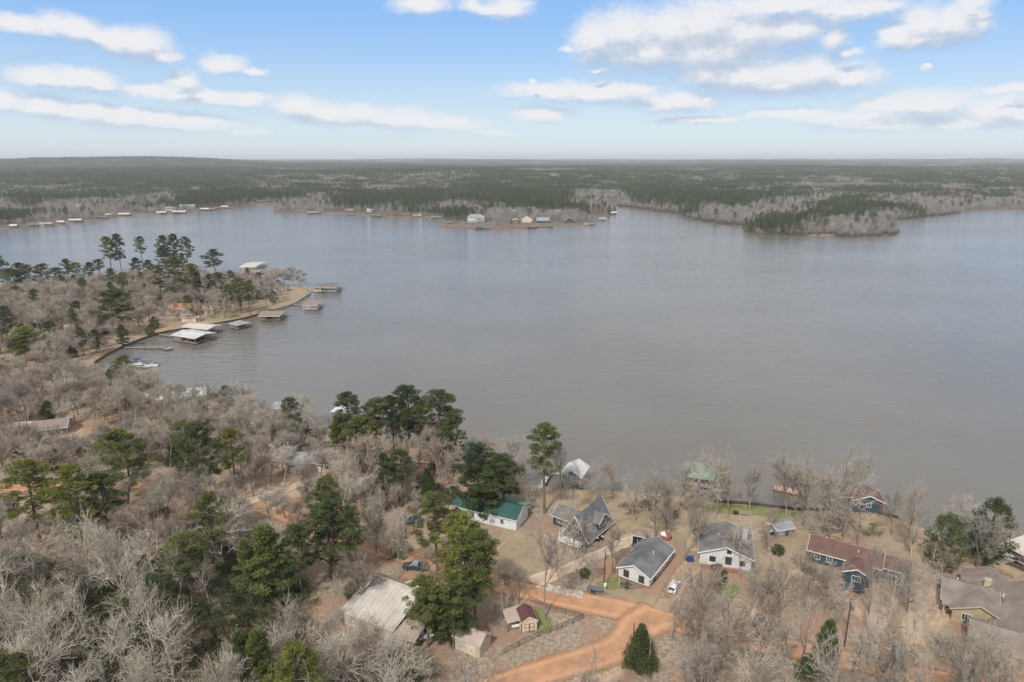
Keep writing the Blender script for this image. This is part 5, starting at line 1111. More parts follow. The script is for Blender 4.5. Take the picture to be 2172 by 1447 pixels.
def h_blue():
    c, rz, L, W = rect_px((1712,1166), (1872,1209), (1890,1177), 3.9); b = bld('blue_house', 'dark blue house with long brown shingle roof and front porch', c, rz); hx, hy = L/2-.4, W/2-.4
    gable_body(b, hx, hy, 2.9, 1.8, 'blue_wall', 'brown_shingle', 'white_trim', 'x', .45)
    for s in (-hx*.75, -hx*.4, hx*.15): window(b, 'F', hx, hy, s, 1.0, 1.1, 1.2)
    door(b, 'F', hx, hy, hx*.7, m='white_trim'); window(b, 'R', hx, hy, 0, 1.0, 1.0, 1.2); window(b, 'L', hx, hy, 0, 1.0, 1.0, 1.2)
    # porch wing reaching towards the lane
    ox, oy = hx*.42, -hy-2.0; gable_body(b, 2.5, 2.6, 2.6, 1.2, 'blue_wall', 'brown_shingle', 'white_trim', 'y', .35, ox=ox, oy=oy, wname='wing_wall', rname='wing_roof')
    window(b, 'F', 2.5, 2.6, 0, .9, 1.6, 1.2, ox=ox, oy=oy, mull=2); door(b, 'R', 2.5, 2.6, 0, ox=ox, oy=oy)
    # right wing
    ox, oy = hx+2.6, hy*.2; gable_body(b, 2.8, 2.6, 2.6, 1.3, 'blue_wall', 'brown_shingle', 'white_trim', 'x', .4, ox=ox, oy=oy, wname='wing_wall', rname='wing_roof')
    window(b, 'F', 2.8, 2.6, -.2, 1.2, 1.7, .9, ox=ox, oy=oy, mull=1); door(b, 'F', 2.8, 2.6, 1.9, .8, ox=ox, oy=oy, m='white_trim'); window(b, 'R', 2.8, 2.6, 0, 1.2, 1.0, 1.0, ox=ox, oy=oy)
    vent(b, hx*.35, -hy*.4, 4.2); vent(b, -hx*.6, hy*.2, 4.4)
def h_tan():
    c, rz, L, W = rect_px((1996,1270), (2120,1305), (2160,1262), 3.9); b = bld('tan_house', 'large tan house with many-gabled brown shingle roof and chimney', c, rz); hx, hy = L/2-.4, W/2-.4
    gable_body(b, hx, hy, 2.9, 2.0, 'tan_wall', 'tan_shingle', 'tan_trim', 'x', .5)
    ox, oy = hx*.35, -hy*.55; gable_body(b, 4.4, hy*1.0, 2.85, 2.0, 'tan_wall', 'tan_shingle', 'tan_trim', 'y', .5, ox=ox, oy=oy, wname='wing_wall', rname='wing_roof')
    window(b, 'F', hx, hy, -hx*.75, .9, 1.1, 1.5, 'white_trim'); window(b, 'F', 4.4, hy, -2.0, .9, 1.4, 1.4, 'white_trim', ox=ox, oy=oy, mull=2); door(b, 'F', 4.4, hy, .6, ox=ox, oy=oy)
    ox2, oy2 = hx*.75, hy*1.1; gable_body(b, 4.2, hy*.9, 2.9, 2.1, 'tan_wall', 'tan_shingle', 'tan_trim', 'y', .5, ox=ox2, oy=oy2, wname='wing_wall', rname='wing_roof')
    ox3, oy3 = hx+4.6, -hy*.7; gable_body(b, 5.4, hy*2.0, 2.9, 2.6, 'tan_wall', 'tan_shingle', 'tan_trim', 'y', .5, ox=ox3, oy=oy3, wname='wing_wall', rname='wing_roof')
    ox4, oy4 = hx+1.2, -hy-8.2; gable_body(b, 5.6, 3.9, 2.75, 2.0, 'tan_wall', 'tan_shingle', 'tan_trim', 'x', .5, ox=ox4, oy=oy4, wname='garage_wall', rname='garage_roof')
    door(b, 'F', 5.6, 3.9, -1.5, 2.6, 2.2, 'tan_trim', ox=ox4, oy=oy4, name='garage_door'); window(b, 'L', 5.6, 3.9, 0, .9, 1.1, 1.2, ox=ox4, oy=oy4)
    chimney(b, hx*.62, hy*.35, 3.5, 6.2, 1.1, 'tan_trim', .9); vent(b, hx*1.2, -hy*.3, 5.2); vent(b, -hx*.5, hy*.3, 4.6)
    for x in (-hx+.2, -hx+2.6): post(b, x, -hy-1.6, -.3, 2.7, 'tan_trim', name='porch_post')
    slab_roof(b, 1.7, .9, 2.72, 'tan_shingle', slope=(0, .25), name='porch_roof', ox=-hx+1.5, oy=-hy-1.0)
def barn():
    c, rz, L, W = rect_px((723,1295), (833,1338), (886,1272), 3.8); b = bld('metal_barn', 'big pale metal-roofed barn half hidden by leafless trees', c, rz, cat='barn'); hx, hy = L/2-.3, W/2-.1
    T = MB(); T.add([(-hx,-hy,-.5),(hx,-hy,-.5),(hx,hy+1.6,-.5),(-hx,hy+1.6,-.5),(-hx,-hy,2.7),(hx,-hy,2.7),(hx,hy,4.9),(-hx,hy,4.9),(hx,hy+1.6,4.3),(-hx,hy+1.6,4.3)], [(0,1,5,4),(1,2,8,6,5),(2,3,9,8),(3,0,4,7,9),(3,2,1,0)]); T.build('wall', 'beige_wall', b)
    R_ = MB(); R_.prism([(-hx-.4,-hy-.4,2.66),(hx+.4,-hy-.4,2.66),(hx+.4,hy,5.0),(-hx-.4,hy,5.0)], (0, 0, .15)); R_.build('roof', 'pale_metal_roof', b)
    R2 = MB(); R2.prism([(-hx-.4,hy+.004,5.0),(hx+.4,hy+.004,5.0),(hx+.4,hy+2.2,4.2),(-hx-.4,hy+2.2,4.2)], (0, 0, .15)); R2.build('back_roof', 'weathered_brown_roof', b)
    t = MB(); t.bar((-hx-.4, hy, 5.2), (hx+.4, hy, 5.2), .5, .06); 
    for s in (-1, 1): t.bar((s*(hx+.42), -hy-.4, 2.74), (s*(hx+.42), hy, 5.08), .08, .2)
    t.build('ridge_cap', 'cream_roof', b); s_ = MB(); x = -hx
    while x < hx: s_.bar((x, -hy-.4, 2.84), (x, hy-.1, 5.16), .05, .05); x += 1.1
    s_.build('roof_seams', 'pale_metal_roof', b, kind='stuff')
    f = MB(); f.prism([(hx*.25,hy+.6,5.35),(hx*.55,hy+.2,5.5),(hx*.62,hy+2.0,5.15),(hx*.32,hy+2.3,5.0)], (0, 0, .12)); f.build('loose_panel', 'cream_roof', b)
    f = MB(); f.prism([(hx*.66,hy+.4,5.2),(hx*.9,hy+.3,5.2),(hx*.92,hy+1.5,4.9),(hx*.68,hy+1.6,4.9)], (0, 0, .12)); f.build('loose_panel', 'cream_roof', b)
    door(b, 'R', hx, hy, -hy*.4, 2.2, 2.3, 'white_trim'); window(b, 'F', hx, hy, hx*.4, 1.0, 1.1, 1.0)
def carport():
    c, rz, L, W = rect_px((836,1346), (880,1356), (896,1331), 3.2); b = bld('carport', 'brown flat-roofed carport beside the pale barn', c, rz, cat='carport'); hx, hy = max(2.6, L/2), max(2.8, W/2); slab_roof(b, hx, hy, 2.4, 'pinkish_metal_roof', slope=(0, .05))
    for x in (-hx+.2, hx-.2):
        for y in (-hy+.2, hy-.2): post(b, x, y, -.4, 2.38, 'dark_wood', .07)
    m = MB(); m.box(-hx+.1, -hx+.2, -hy+.4, hy-.4, -.3, 2.1); m.build('side_wall', 'wood_wall', b)
def metal_shed():
    c, rz, L, W = rect_px((958,1350), (1018,1374), (1045,1345), 3.6); b = bld('metal_shed', 'low tan metal shed with rust-streaked gable roof', c, rz, cat='shed'); hx, hy = L/2-.2, W/2-.2
    gable_body(b, hx, hy, 2.6, 1.3, 'beige_wall', 'pinkish_metal_roof', 'cream_roof', 'x', .2); ribs(b, 'pinkish_metal_roof', hx, hy, 2.6, 1.3, .2); door(b, 'F', hx, hy, hx*.3, 2.4, 2.2, 'cream_wall', name='roller_door', handle=False); window(b, 'R', hx, hy, 0, 1.2, .8, .7)
    st = MB(); r = random.Random(3)
    for i in range(26): x = r.uniform(-hx*.7, hx*.8); y = r.uniform(.3, hy*.9); s = r.uniform(.1, .35); st.box(x-s, x+s, y-s*.6, y+s*.6, 2.6+.22+1.3*(1-y/hy), 2.6+.26+1.3*(1-y/hy))
    st.build('fallen_leaves', 'wood_wall', b, kind='stuff')
def cream_shed():
    c, rz, L, W = rect_px((1107,1321), (1139,1315), (1112,1292), 3.0); p0 = at(1110,1347,1); p1 = at(1139,1342,1); rz = math.atan2(p1.y-p0.y, p1.x-p0.x); b = bld('garden_shed', 'cream garden shed with maroon roof and cross-braced double doors', c, rz, cat='shed'); hx, hy = 1.6, 2.1
    gable_body(b, hx, hy, 2.15, 1.0, 'cream_wall', 'maroon_roof', 'cream_wall', 'y', .15, z0=-.3)
    for s in (-.5, .5):
        d = door(b, 'F', hx, hy, s, .92, 1.75, 'cream_wall', z0=.05, name='door'); t = MB()
        for a, e in ((s-.46, s-.39), (s+.39, s+.46)): t.box(a, e, -hy-.1, -hy-.062, .05, 1.8)
        for z in (.05, .88, 1.73): t.box(s-.38, s+.38, -hy-.1, -hy-.062, z, z+.07)
        t.build('door_brace', 'maroon_roof', d)
    t = MB(); t.box(-hx-.05, -hx+.08, -hy-.05, -hy+.08, -.1, 2.1); t.box(hx-.08, hx+.05, -hy-.05, -hy+.08, -.1, 2.1); t.build('corner_trim', 'maroon_roof', b)
    c2, rz2, L, W = rect_px((1072,1318), (1104,1318), (1084,1293), 2.9); e = bld('lean_to', 'open lean-to with pale sheet roof left of the cream shed', c2, rz, cat='shelter'); slab_roof(e, 1.7, 2.2, 2.1, 'pinkish_metal_roof', slope=(.10, 0))
    for x in (-1.5, 1.4):
        for y in (-2, 2): post(e, x, y, -.3, 2.0+.1*x, 'dark_wood', .06)
    m = MB(); m.tube((-.6, -1.2, .55), (.9, -1.2, .55), .42, n=12); m.build('tank', 'white_plastic', e)
h_green(); h_aframe(); shed_dark(); h_white(); h_white2(); h_blue(); h_tan(); barn(); carport(); metal_shed(); cream_shed()
# small dark playhouse roof and barbecue beyond the white gabled house
p = gp(1655,1130); b = bld('garden_shed', 'low grey-roofed shed on the lakeside lawn', p, .3, cat='shed'); gable_body(b, 2.3, 1.7, 1.9, .8, 'grey_wall', 'blue_grey_roof', 'white_trim', 'x', .3); door(b, 'F', 2.3, 1.7, .5); window(b, 'F', 2.3, 1.7, -1.2, .9, .7, .7)

# ------------------------------------------------------------------ left point and middle houses
def simple_house(name, label, u, v, rz, L, W, h, rise, wall, roof, ridge='x', wins=3, hip=0, z=None, trim='white_trim', cat='house', far=False, group=None, chim=False, p=None):
    p = p or gp(u, v); b = bld(name, label, p, rz, z, cat, group); hx, hy = L/2, W/2; gable_body(b, hx, hy, h, rise, wall, roof, trim, ridge, .45, hip=hip)
    for i in range(wins): window(b, 'F', hx, hy, -hx*.75+1.5*hx*(i+.5)/wins, h-1.7, 1.1, 1.1, trim or 'white_trim', mull=0 if far else 1)
    door(b, 'F', hx, hy, hx*.86, .95, 2.0); window(b, 'R', hx, hy, 0, h-1.7, 1.1, 1.1, trim or 'white_trim')
    if chim: chimney(b, hx*.4, 0, h, h+rise+1.0, .8, 'brick_wall')
    return b
rzp = math.atan2(*reversed((at(450,672,1)-at(352,672,1))[:2]))
b = simple_house('ranch_house', 'cream house with orange roof and screened porch on the point', 392, 664, .05, 21, 11, 3.0, 2.6, 'beige_wall', 'orange_roof', 'x', 2, hip=5)
for i in range(9): window(b, 'F', 10.5, 5.5, -1+i*1.05, 1.0, .8, 1.5, 'white_trim', mull=0)
gable_body(b, 4.2, 3.6, 2.7, 1.6, 'beige_wall', 'orange_roof', 'white_trim', 'x', .4, ox=14.2, oy=-1.5, wname='wing_wall', rname='wing_roof', hip=2.5); window(b, 'F', 4.2, 3.6, -1.5, .9, 2, 1.3, ox=14.2, oy=-1.5, mull=2); window(b, 'F', 4.2, 3.6, 1.8, .9, 2, 1.3, ox=14.2, oy=-1.5, mull=2)
simple_house('pump_house', 'low tan outbuilding with flat orange roof below the cream house', 407, 681, .05, 9, 4.5, 2.4, .5, 'cream_wall', 'orange_roof', 'x', 0, cat='outbuilding')
simple_house('cottage', 'orange-red cottage half hidden behind dark pines on the point', 255, 684, -.5, 10, 8, 2.8, 2.0, 'red_wall', 'orange_roof', 'x', 2)
simple_house('lake_cottage', 'grey bungalow behind round bare trees at the tip of the point', 585, 617, .05, 16, 8, 2.8, 1.6, 'beige_wall', 'dark_roof', 'x', 4)
simple_house('cottage', 'low pale cottage behind the pines of the point', 520, 632, .1, 12, 8, 2.8, 1.6, 'white_wall', 'weathered_brown_roof', 'x', 3)
simple_house('cottage', 'grey house deep in the trees of the point', 215, 640, .3, 12, 8, 2.8, 1.8, 'grey_wall', 'blue_grey_roof', 'x', 3)
simple_house('cottage', 'white-walled cottage glimpsed through trees at the neck of the point', 205, 606, .2, 11, 8, 2.8, 1.8, 'white_wall', 'white_metal_roof', 'x', 3)
simple_house('cottage', 'dark-roofed cabin under the trees left of the orange cottage', 165, 706, .5, 10, 7, 2.8, 1.8, 'wood_wall', 'blue_grey_roof', 'x', 2)
b = simple_house('lakeside_pavilion', 'long building with pale mint roof at the water behind bare trees', 385, 850, .42, 17, 9, 2.6, 1.8, 'grey_wall', 'mint_roof', 'x', 5, hip=4.2, cat='pavilion')
simple_house('lake_house', 'big brown hip-roofed house among bare trees by the water', 565, 908, .05, 20, 13, 3.0, 3.0, 'beige_wall', 'weathered_brown_roof', 'x', 3, hip=6)
simple_house('lakeside_shed', 'grey metal-roofed shed with leaning branches by the left shore', 235, 842, .25, 13, 7, 2.5, 1.0, 'grey_wall', 'blue_grey_roof', 'x', 2, cat='shed')
simple_house('lakeside_shed', 'weathered pale-roofed boat store left of the mint-roofed building', 300, 852, .2, 12, 7, 2.4, 1.0, 'wood_wall', 'cream_roof', 'x', 2, cat='shed')
simple_house('cottage', 'tan-walled brown-roofed house between the pine groves', 722, 992, -.1, 11, 7, 2.7, 1.5, 'cream_wall', 'weathered_brown_roof', 'x', 3)
simple_house('cottage', 'grey-roofed house half screened left of the tan-walled house', 655, 988, .1, 11, 8, 2.8, 1.6, 'grey_wall', 'blue_grey_roof', 'x', 3)
simple_house('cottage', 'brown-grey-roofed cottage at far left behind bare trees', 112, 917, .35, 10, 7, 2.6, 1.8, 'grey_wall', 'weathered_brown_roof', 'x', 3)
simple_house('cottage', 'whitish small cottage at the far left edge of the woods', 38, 922, .2, 10, 7, 2.6, 1.6, 'white_wall', 'pale_metal_roof', 'x', 2)
simple_house('cottage', 'rust-red-roofed cottage behind the lakeside pine grove', 905, 985, -.2, 9, 7, 2.7, 2.0, 'brick_wall', 'orange_roof', 'x', 2)
simple_house('cottage', 'small cream building behind the tall dark pine on the left', 398, 925, .3, 6, 5, 2.8, 1.4, 'white_wall', 'cream_roof', 'x', 1)
p = gp(150,900); b = bld('outhouse', 'tiny orange-tan hut at far left in the clearing', p, .2, cat='hut'); gable_body(b, 1.1, 1.1, 2.2, .6, 'new_wood', 'cream_roof', None, 'x', .2); door(b, 'F', 1.1, 1.1, 0)
# ------------------------------------------------------------------ boathouses and docks of the point
def bh_px(label, A, B, C, z, **k):
    c, rz, L, W = rect_px(A, B, C, z); return boathouse(label, c, rz, L, W, **k)
bh_px('pale-roofed boathouse nearer the camera of the twin pair', (364,711), (413,719), (440,704), 3.2, roof='white_metal_roof', zr=3.2, rise=1.0, over=.3, posts=(4,3), room=(-4.2,-1.5,'brick_wall'))
bh_px('cream-roofed boathouse behind the twin pair', (386,694), (440,700), (462,690), 3.2, roof='cream_roof', zr=3.3, rise=.9, over=.3, posts=(4,3), style='gable')
bh_px('small grey hip-roofed boat shelter beside its walkway', (485,686), (503,690), (517,681), 2.8, roof='blue_grey_roof', style='hip', zr=2.6, rise=1.4, over=.4, posts=(3,2))
bh_px('red-walled boathouse with brown roof below the bank', (549,671), (592,671), (587,660), 3.0, roof='weathered_brown_roof', zr=3.0, rise=1.2, over=.5, posts=(4,2), room=(-4.6,-2.4,'red_wall'))
bh_px('small brown-roofed boathouse with white posts near the tip', (643,648), (671,648), (670,638), 3.3, roof='weathered_brown_roof', zr=3.0, rise=1.2, over=.4, posts=(5,2), postm='white_trim', rails=True)
B_ = bh_px('long grey-roofed boathouse with pale yellow room and leaning pole', (667,610), (712,610), (719,601), 3.6, roof='grey_shingle', zr=3.5, rise=1.6, over=.7, posts=(6,3), room=(-8.2,-3.0,'pale_yellow_wall'), rails=True)
m_ = MB(); m_.tube((8.5, -2, 1.0), (13.5, 1.5, 8.2), .12, .07, 6); m_.build('flagpole', 'dock_wood', B_)
walkway('short walkway to the yellow-roomed boathouse', at(655,620,0), at(668,618,0)); walkway('walkway to the small brown-roofed boathouse', at(622,648,0), at(645,650,0)); walkway('walkway to the grey hip-roofed boat shelter', at(462,690,0), at(484,690,0)); walkway('walkway to the twin boathouses', at(338,712,0), at(366,716,0), 1.6)
walkway('long grey plank pier running out below the twin boathouses', at(264,740,0), at(352,740,0), 1.5); walkway('short landing stage at the end of the long pier', at(350,744,0), at(366,740,0), 3.2)
walkway('plank pier where the blue pontoon boat is moored', at(248,780,0), at(318,782,0), 1.6, m='dock_wood'); pontoon('pontoon boat with navy canopy at the left pier', at(296,773,0), .05); pontoon('pontoon boat moored below the left pier', at(322,776,0), .2, canvas='dark_green_wall' if False else 'car_grey')
bh_px('small tan-roofed boat shelter over a yellow boat', (262,795), (298,797), (304,788), 2.6, roof='weathered_brown_roof', style='slab', zr=2.4, rise=.3, over=.2, posts=(3,2), postm='white_trim', deckm='new_wood')
for i, (l, A, B, C, rf, rm) in enumerate([('pale-roofed boathouse farthest out behind the point', (508,567), (541,567), (538,556), 'cream_roof', None), ('brown-roofed boat shed second behind the point', (503,580), (540,581), (536,572), 'weathered_brown_roof', (-5,-2,'wood_wall')), ('long pale-roofed boat shed nearest behind the point', (503,592), (548,592), (540,583), 'cream_roof', None), ('white-roofed low dock shelter by the round bare trees', (545,603), (572,603), (570,597), 'white_metal_roof', None)]):
    bh_px(l, A, B, C, 3.2, roof=rf, zr=3.2, rise=1.0, over=.4, posts=(4,2), room=rm)
# ------------------------------------------------------------------ near shore boathouses
b = bh_px('white-roofed boathouse with open upper deck at the end of its walkway', (1192,1003), (1232,1010), (1246,988), 4.6, roof='white_metal_roof', ridge='y', zr=4.4, rise=1.5, deck=1.9, over=.5, posts=(3,3), postm='white_trim', rails=True, deckm='dock_wood')
w_ = MB(); w_.box(-1.8, 1.8, -.5, 2.2, 1.9, 4.1); w_.build('cabin_wall', 'white_wall', b); window(b, 'F', 1.8, .5, 0, 2.8, 2.4, .9, mull=2)
walkway('pale concrete walkway from the lawn to the white-roofed boathouse', at(1143,1040,.8), at(1168,1000,.8), 1.5, 1.1, 'concrete'); walkway('side gangway joining the white-roofed boathouse', at(1165,1003,.8), at(1198,1008,.8), 1.5, 1.1)
b = bh_px('green-roofed boathouse hidden behind leafless shore trees', (1450,1006), (1512,1015), (1524,987), 4.2, roof='faded_green_roof', style='hip', zr=3.9, rise=2.2, deck=1.2, over=.6, posts=(4,3), hip=4.0, rails=True)
walkway('wooden walkway to the green-roofed boathouse', at(1455,1056,.8), at(1478,1034,.8), 1.6, 1.1, 'new_wood')
walkway('low pinkish dock reaching out between the leafless trees', at(1642,1034,.6), at(1712,1050,.6), 3.0, .8, 'pink_deck', name='dock')
b = simple_house('boathouse', 'small blue boathouse with rusty roof and white window', 1833, 1080, -.22, 7, 6, 3.0, 1.5, 'blue_wall', 'brown_shingle', 'y', 1, z=.9, cat='boathouse')
b = bh_px('cream-roofed boathouse cut by the right edge of the view', (2128,1148), (2185,1178), (2212,1150), 4.0, roof='cream_roof', zr=3.6, rise=.7, deck=1.0, over=.4, posts=(4,3), style='slab'); pontoon('covered boat under the right-edge boathouse', at(2160,1180,1.0), -.6, .6, 'dark_wood')
walkway('plank walkway to the right-edge boathouse', at(2108,1196,.8), at(2158,1184,.8), 1.8, 1.0)
walkway('white-roofed dock landing behind the lakeside pines', at(700,893,.8), at(730,880,.8), 2.0, .8); b = bh_px('white-roofed boathouse peeping out left of the lakeside pines', (703,872), (735,874), (738,860), 3.6, roof='white_metal_roof', zr=3.4, rise=1.2, over=.4, posts=(3,2), style='hip', hip=2.5)
b = bh_px('grey-roofed boathouse behind the bushy bare trees left of the grove', (578,862), (604,864), (608,852), 3.6, roof='blue_grey_roof', zr=3.2, rise=1.0, over=.4, posts=(3,2))
# retaining wall of the point
def seawall(label, pts, m, top=1.15, th=.35, cap=None):
    P = [at(u, v, 0) for u, v in pts]; o_ = P[0]; root = empty('retaining_wall', (o_.x, o_.y, 0), 0, label, 'retaining wall'); i = 0
    for a, b in zip(P[:-1], P[1:]):
        L = (b-a).length; n = max(1, int(L/6)); 
        for k in range(n):
            p = a.lerp(b, k/n)-o_; q = a.lerp(b, (k+1)/n)-o_; mb = MB(); mb.bar((p.x, p.y, (top-1.5)/2), (q.x, q.y, (top-1.5)/2), th, top+1.5); w = mb.build('wall_panel', m, root)
            if cap: c = MB(); c.bar((p.x, p.y, top+.06), (q.x, q.y, top+.06), th+.15, .12); c.build('wall_cap', cap, w)
seawall('dark timber retaining wall edging the bank of the point', WEST_BANK[:11], 'seawall_wood'); seawall('pale concrete wall round the bare tip of the point', WEST_BANK[10:], 'seawall_concrete', 1.2, .4, 'seawall_concrete')
seawall('low dark bank wall along the middle yards', [(1906,1102),(1852,1087),(1790,1085),(1700,1084),(1645,1078),(1576,1070),(1516,1066)], 'seawall_wood', .9); seawall('low timber wall by the right-edge walkway', [(2172,1212),(2113,1188),(2065,1168)], 'seawall_wood', 1.0)
# ------------------------------------------------------------------ vehicles, trailers, yard things
vehicle('pickup_truck', 'dark grey pickup truck parked nose left beside the clay road', gp(881,1207), R(172), 'car_dark', 'car_silverblue', 'truck')
vehicle('suv', 'white car parked beside the long white house', gp(1429,1250), R(62), 'car_white'); vehicle('sedan', 'dark car half hidden by trees left of the green-roofed building', gp(877,1108), R(200), 'car_grey')
vehicle('pickup_truck', 'white pickup truck under the tall pines by the carport', gp(915,1349), R(205), 'car_white', None, 'truck'); vehicle('sedan', 'dark blue car under the porch of the blue house', gp(1806,1253), R(165), 'car_blue')
trailer('empty boat trailer with dark skiff beside the utility pole', gp(1264,1257), R(-22), True); trailer('empty galvanised boat trailer against the long white house', gp(1334,1246), R(-12)); trailer('black utility trailer beside the flat-roofed shed', gp(1345,1163), R(205), False, 3.0)
def atv(label, p, rz):
    root = empty('quad_bike', (p.x, p.y, gz(p.x, p.y)), rz, label, 'quad bike'); loft([(-.8,.5,.72,.2,.15),(-.2,.5,.85,.25,.15),(.5,.5,.9,.22,.12),(.9,.55,.75,.15,.1)]).build('body', 'black_metal', root)
    for x in (-.6, .65):
        for s in (-1, 1): wheel(root, x, s*.55, .28, .22)
    m = MB(); m.bar((.35, -.4, 1.05), (.35, .4, 1.05), .04, .04); m.bar((.45, 0, .85), (.35, 0, 1.05), .04, .04); m.build('handlebar', 'galvanised', root); m = MB(); m.box(-.6, 0, -.15, .15, .86, .95); m.build('seat', 'rubber', root)
    for x0 in (-.95, .55): m = MB(); m.box(x0, x0+.4, -.35, .35, .93, .96); m.build('rack', 'hull_white', root)
atv('black quad bike parked by the steep grey-roofed house', gp(1272,1147), .5); atv('black quad bike beside the low grey-roofed shed', gp(1642,1136), 2.6)
def bundle(name, label, cat, p, parts):
    root = empty(name, (p.x, p.y, gz(p.x, p.y)), random.uniform(-.3, .3), label, cat)
    for nm, m, f in parts: mb = MB(); f(mb); mb.build(nm, m, root)
bundle('covered_barbecue', 'dark blue covered barbecue between the two white houses', 'barbecue', gp(1464,1190), [('cover', 'navy_canvas', lambda m: m.add([(-.9,-.6,0),(.9,-.6,0),(.9,.6,0),(-.9,.6,0),(-.6,-.4,1.15),(.6,-.4,1.15),(.6,.4,1.15),(-.6,.4,1.15),(0,0,1.4)], [(0,1,5,4),(1,2,6,5),(2,3,7,6),(3,0,4,7),(4,5,8),(5,6,8),(6,7,8),(7,4,8)])), ('foot', 'black_metal', lambda m: m.box(-1, 1, -.7, .7, -.05, .05))])
bundle('tarpaulin_tent', 'blue tarpaulin in the lower left woods', 'tarpaulin', gp(125,1252), [('tarpaulin', 'blue_tarp', lambda m: m.prism([(-1.6,-1,.3),(0,-1,1.3),(0,1,1.4),(-1.6,1,.4)], (0, 0, .04))), ('tarpaulin_flap', 'blue_tarp', lambda m: m.prism([(.02,-1,1.3),(1.5,-1.1,.2),(1.6,1,.3),(.02,1,1.4)], (0, 0, .04))), ('tent_pole', 'dark_wood', lambda m: m.tube((0, 0, 0), (0, 0, 1.3), .04, n=5))])
bundle('pole_bench', 'small grey garden bench on the green lakeside lawn', 'bench', gp(1578,1093), [('seat', 'dock_wood', lambda m: m.box(-.9, .9, -.3, .3, .42, .5)), ('backrest', 'dock_wood', lambda m: m.box(-.9, .9, .3, .38, .502, 1.0)), ('leg', 'dark_wood', lambda m: m.box(-.8, -.7, -.25, .25, -.1, .418)), ('leg', 'dark_wood', lambda m: m.box(.7, .8, -.25, .25, -.1, .418))])
bundle('fire_pit', 'round black fire pit on the green lakeside lawn', 'fire pit', gp(1560,1091), [('bowl', 'black_metal', lambda m: m.tube((0,0,.25), (0,0,.7), .45, .8, 14)), ('foot', 'black_metal', lambda m: m.tube((0,0,-.1), (0,0,.25), .3, .3, 8))])
bundle('propane_tank', 'rusty cylindrical tank left of the mint-roofed building', 'tank', gp(326,855), [('tank_shell', 'cream_wall', lambda m: m.tube((-1.8,0,1.0), (1.8,0,1.0), .75, n=14)), ('foot', 'concrete', lambda m: m.box(-1.2,-.9,-.5,.5,-.1,.3)), ('foot', 'concrete', lambda m: m.box(.9,1.2,-.5,.5,-.1,.3))])
bundle('propane_tank', 'small white tank by the front wall of the green-roofed building', 'tank', gp(1076,1120), [('tank_shell', 'white_plastic', lambda m: m.tube((0,0,0), (0,0,1.1), .4, n=12)), ('tank_dome', 'white_plastic', lambda m: m.tube((0,0,1.1), (0,0,1.3), .4, .15, n=12))])
bundle('hot_tub', 'red-brown round tub with white cover behind the long white house', 'hot tub', gp(1413,1142), [('tub_shell', 'brick_wall', lambda m: m.tube((0,0,0), (0,0,1.0), 1.3, n=16)), ('cover', 'white_plastic', lambda m: m.prism([(-1.3,-.6,1.02),(-.1,-1.2,1.02),(-.1,1.2,1.02),(-1.3,.6,1.02)], (-.1,0,.25)))])
bundle('electric_meter_box', 'white meter posts at the foot of the pole by the trailer', 'meter', gp(1283,1251), [('box', 'white_plastic', lambda m: m.box(-.3,.3,-.12,.12,.8,1.6)), ('post', 'white_plastic', lambda m: m.box(-.06,.06,-.05,.05,-.2,.798))])
bundle('log_pile', 'pale sawn logs heaped beside the blue house lawn', 'log pile', gp(1768,1140), [('log', 'new_wood', lambda m, y=y, z=z: m.tube((-1.2,y,z), (1.2,y+.1,z), .22, n=8)) for y, z in ((-.5,.2),(0,.2),(.5,.2),(-.25,.6),(.25,.6))])
# poles and wires
T1 = utility_pole('dark utility pole with transformer behind the boat trailer', 1281, 1246, 1165, 1); T2 = utility_pole('utility pole with white transformer between the right-hand yards', 1791, 1371, 1270, 1)
T3 = utility_pole('dark short pole left of the cedar at the road fork', 1340, 1421, 1322, 0, False, r=.13); T4 = utility_pole('pale bare post right of the cedar at the road fork', 1376, 1430, 1343, 0, False, 'dock_wood', .16); T5 = utility_pole('thin pole near the dark car among the trees', 861, 1143, 1085, 0, True)
T6 = utility_pole('tall grey light post behind the blue house', 1819, 1156, 1131, 0, False, 'concrete', .2)
def wire(label, a, b, sag=1.2, off=0):
    n = 14; P = []
    for i in range(n+1): t = i/n; q = a.lerp(b, t); P.append((q.x+off, q.y, q.z-sag*4*t*(1-t)))
    mb = MB()
    for p, q in zip(P[:-1], P[1:]): mb.tube(p, q, .022, n=3, cap=False)
    mb.build('power_line', 'galvanised', None, label, 'power line')
wire('power line from the hidden left pole to the transformer pole', T5, T1); wire('power line crossing the yards between the two transformer poles', T1, T2, 2.0); wire('power line running on to the lower right from the second pole', T2, at(2300,1450,9), 1.5); wire('service line from the transformer pole to the long white house', T1, at(1344,1200,5), .6); wire('thin service line to the pole at the road fork', T1, T3, 1.0)
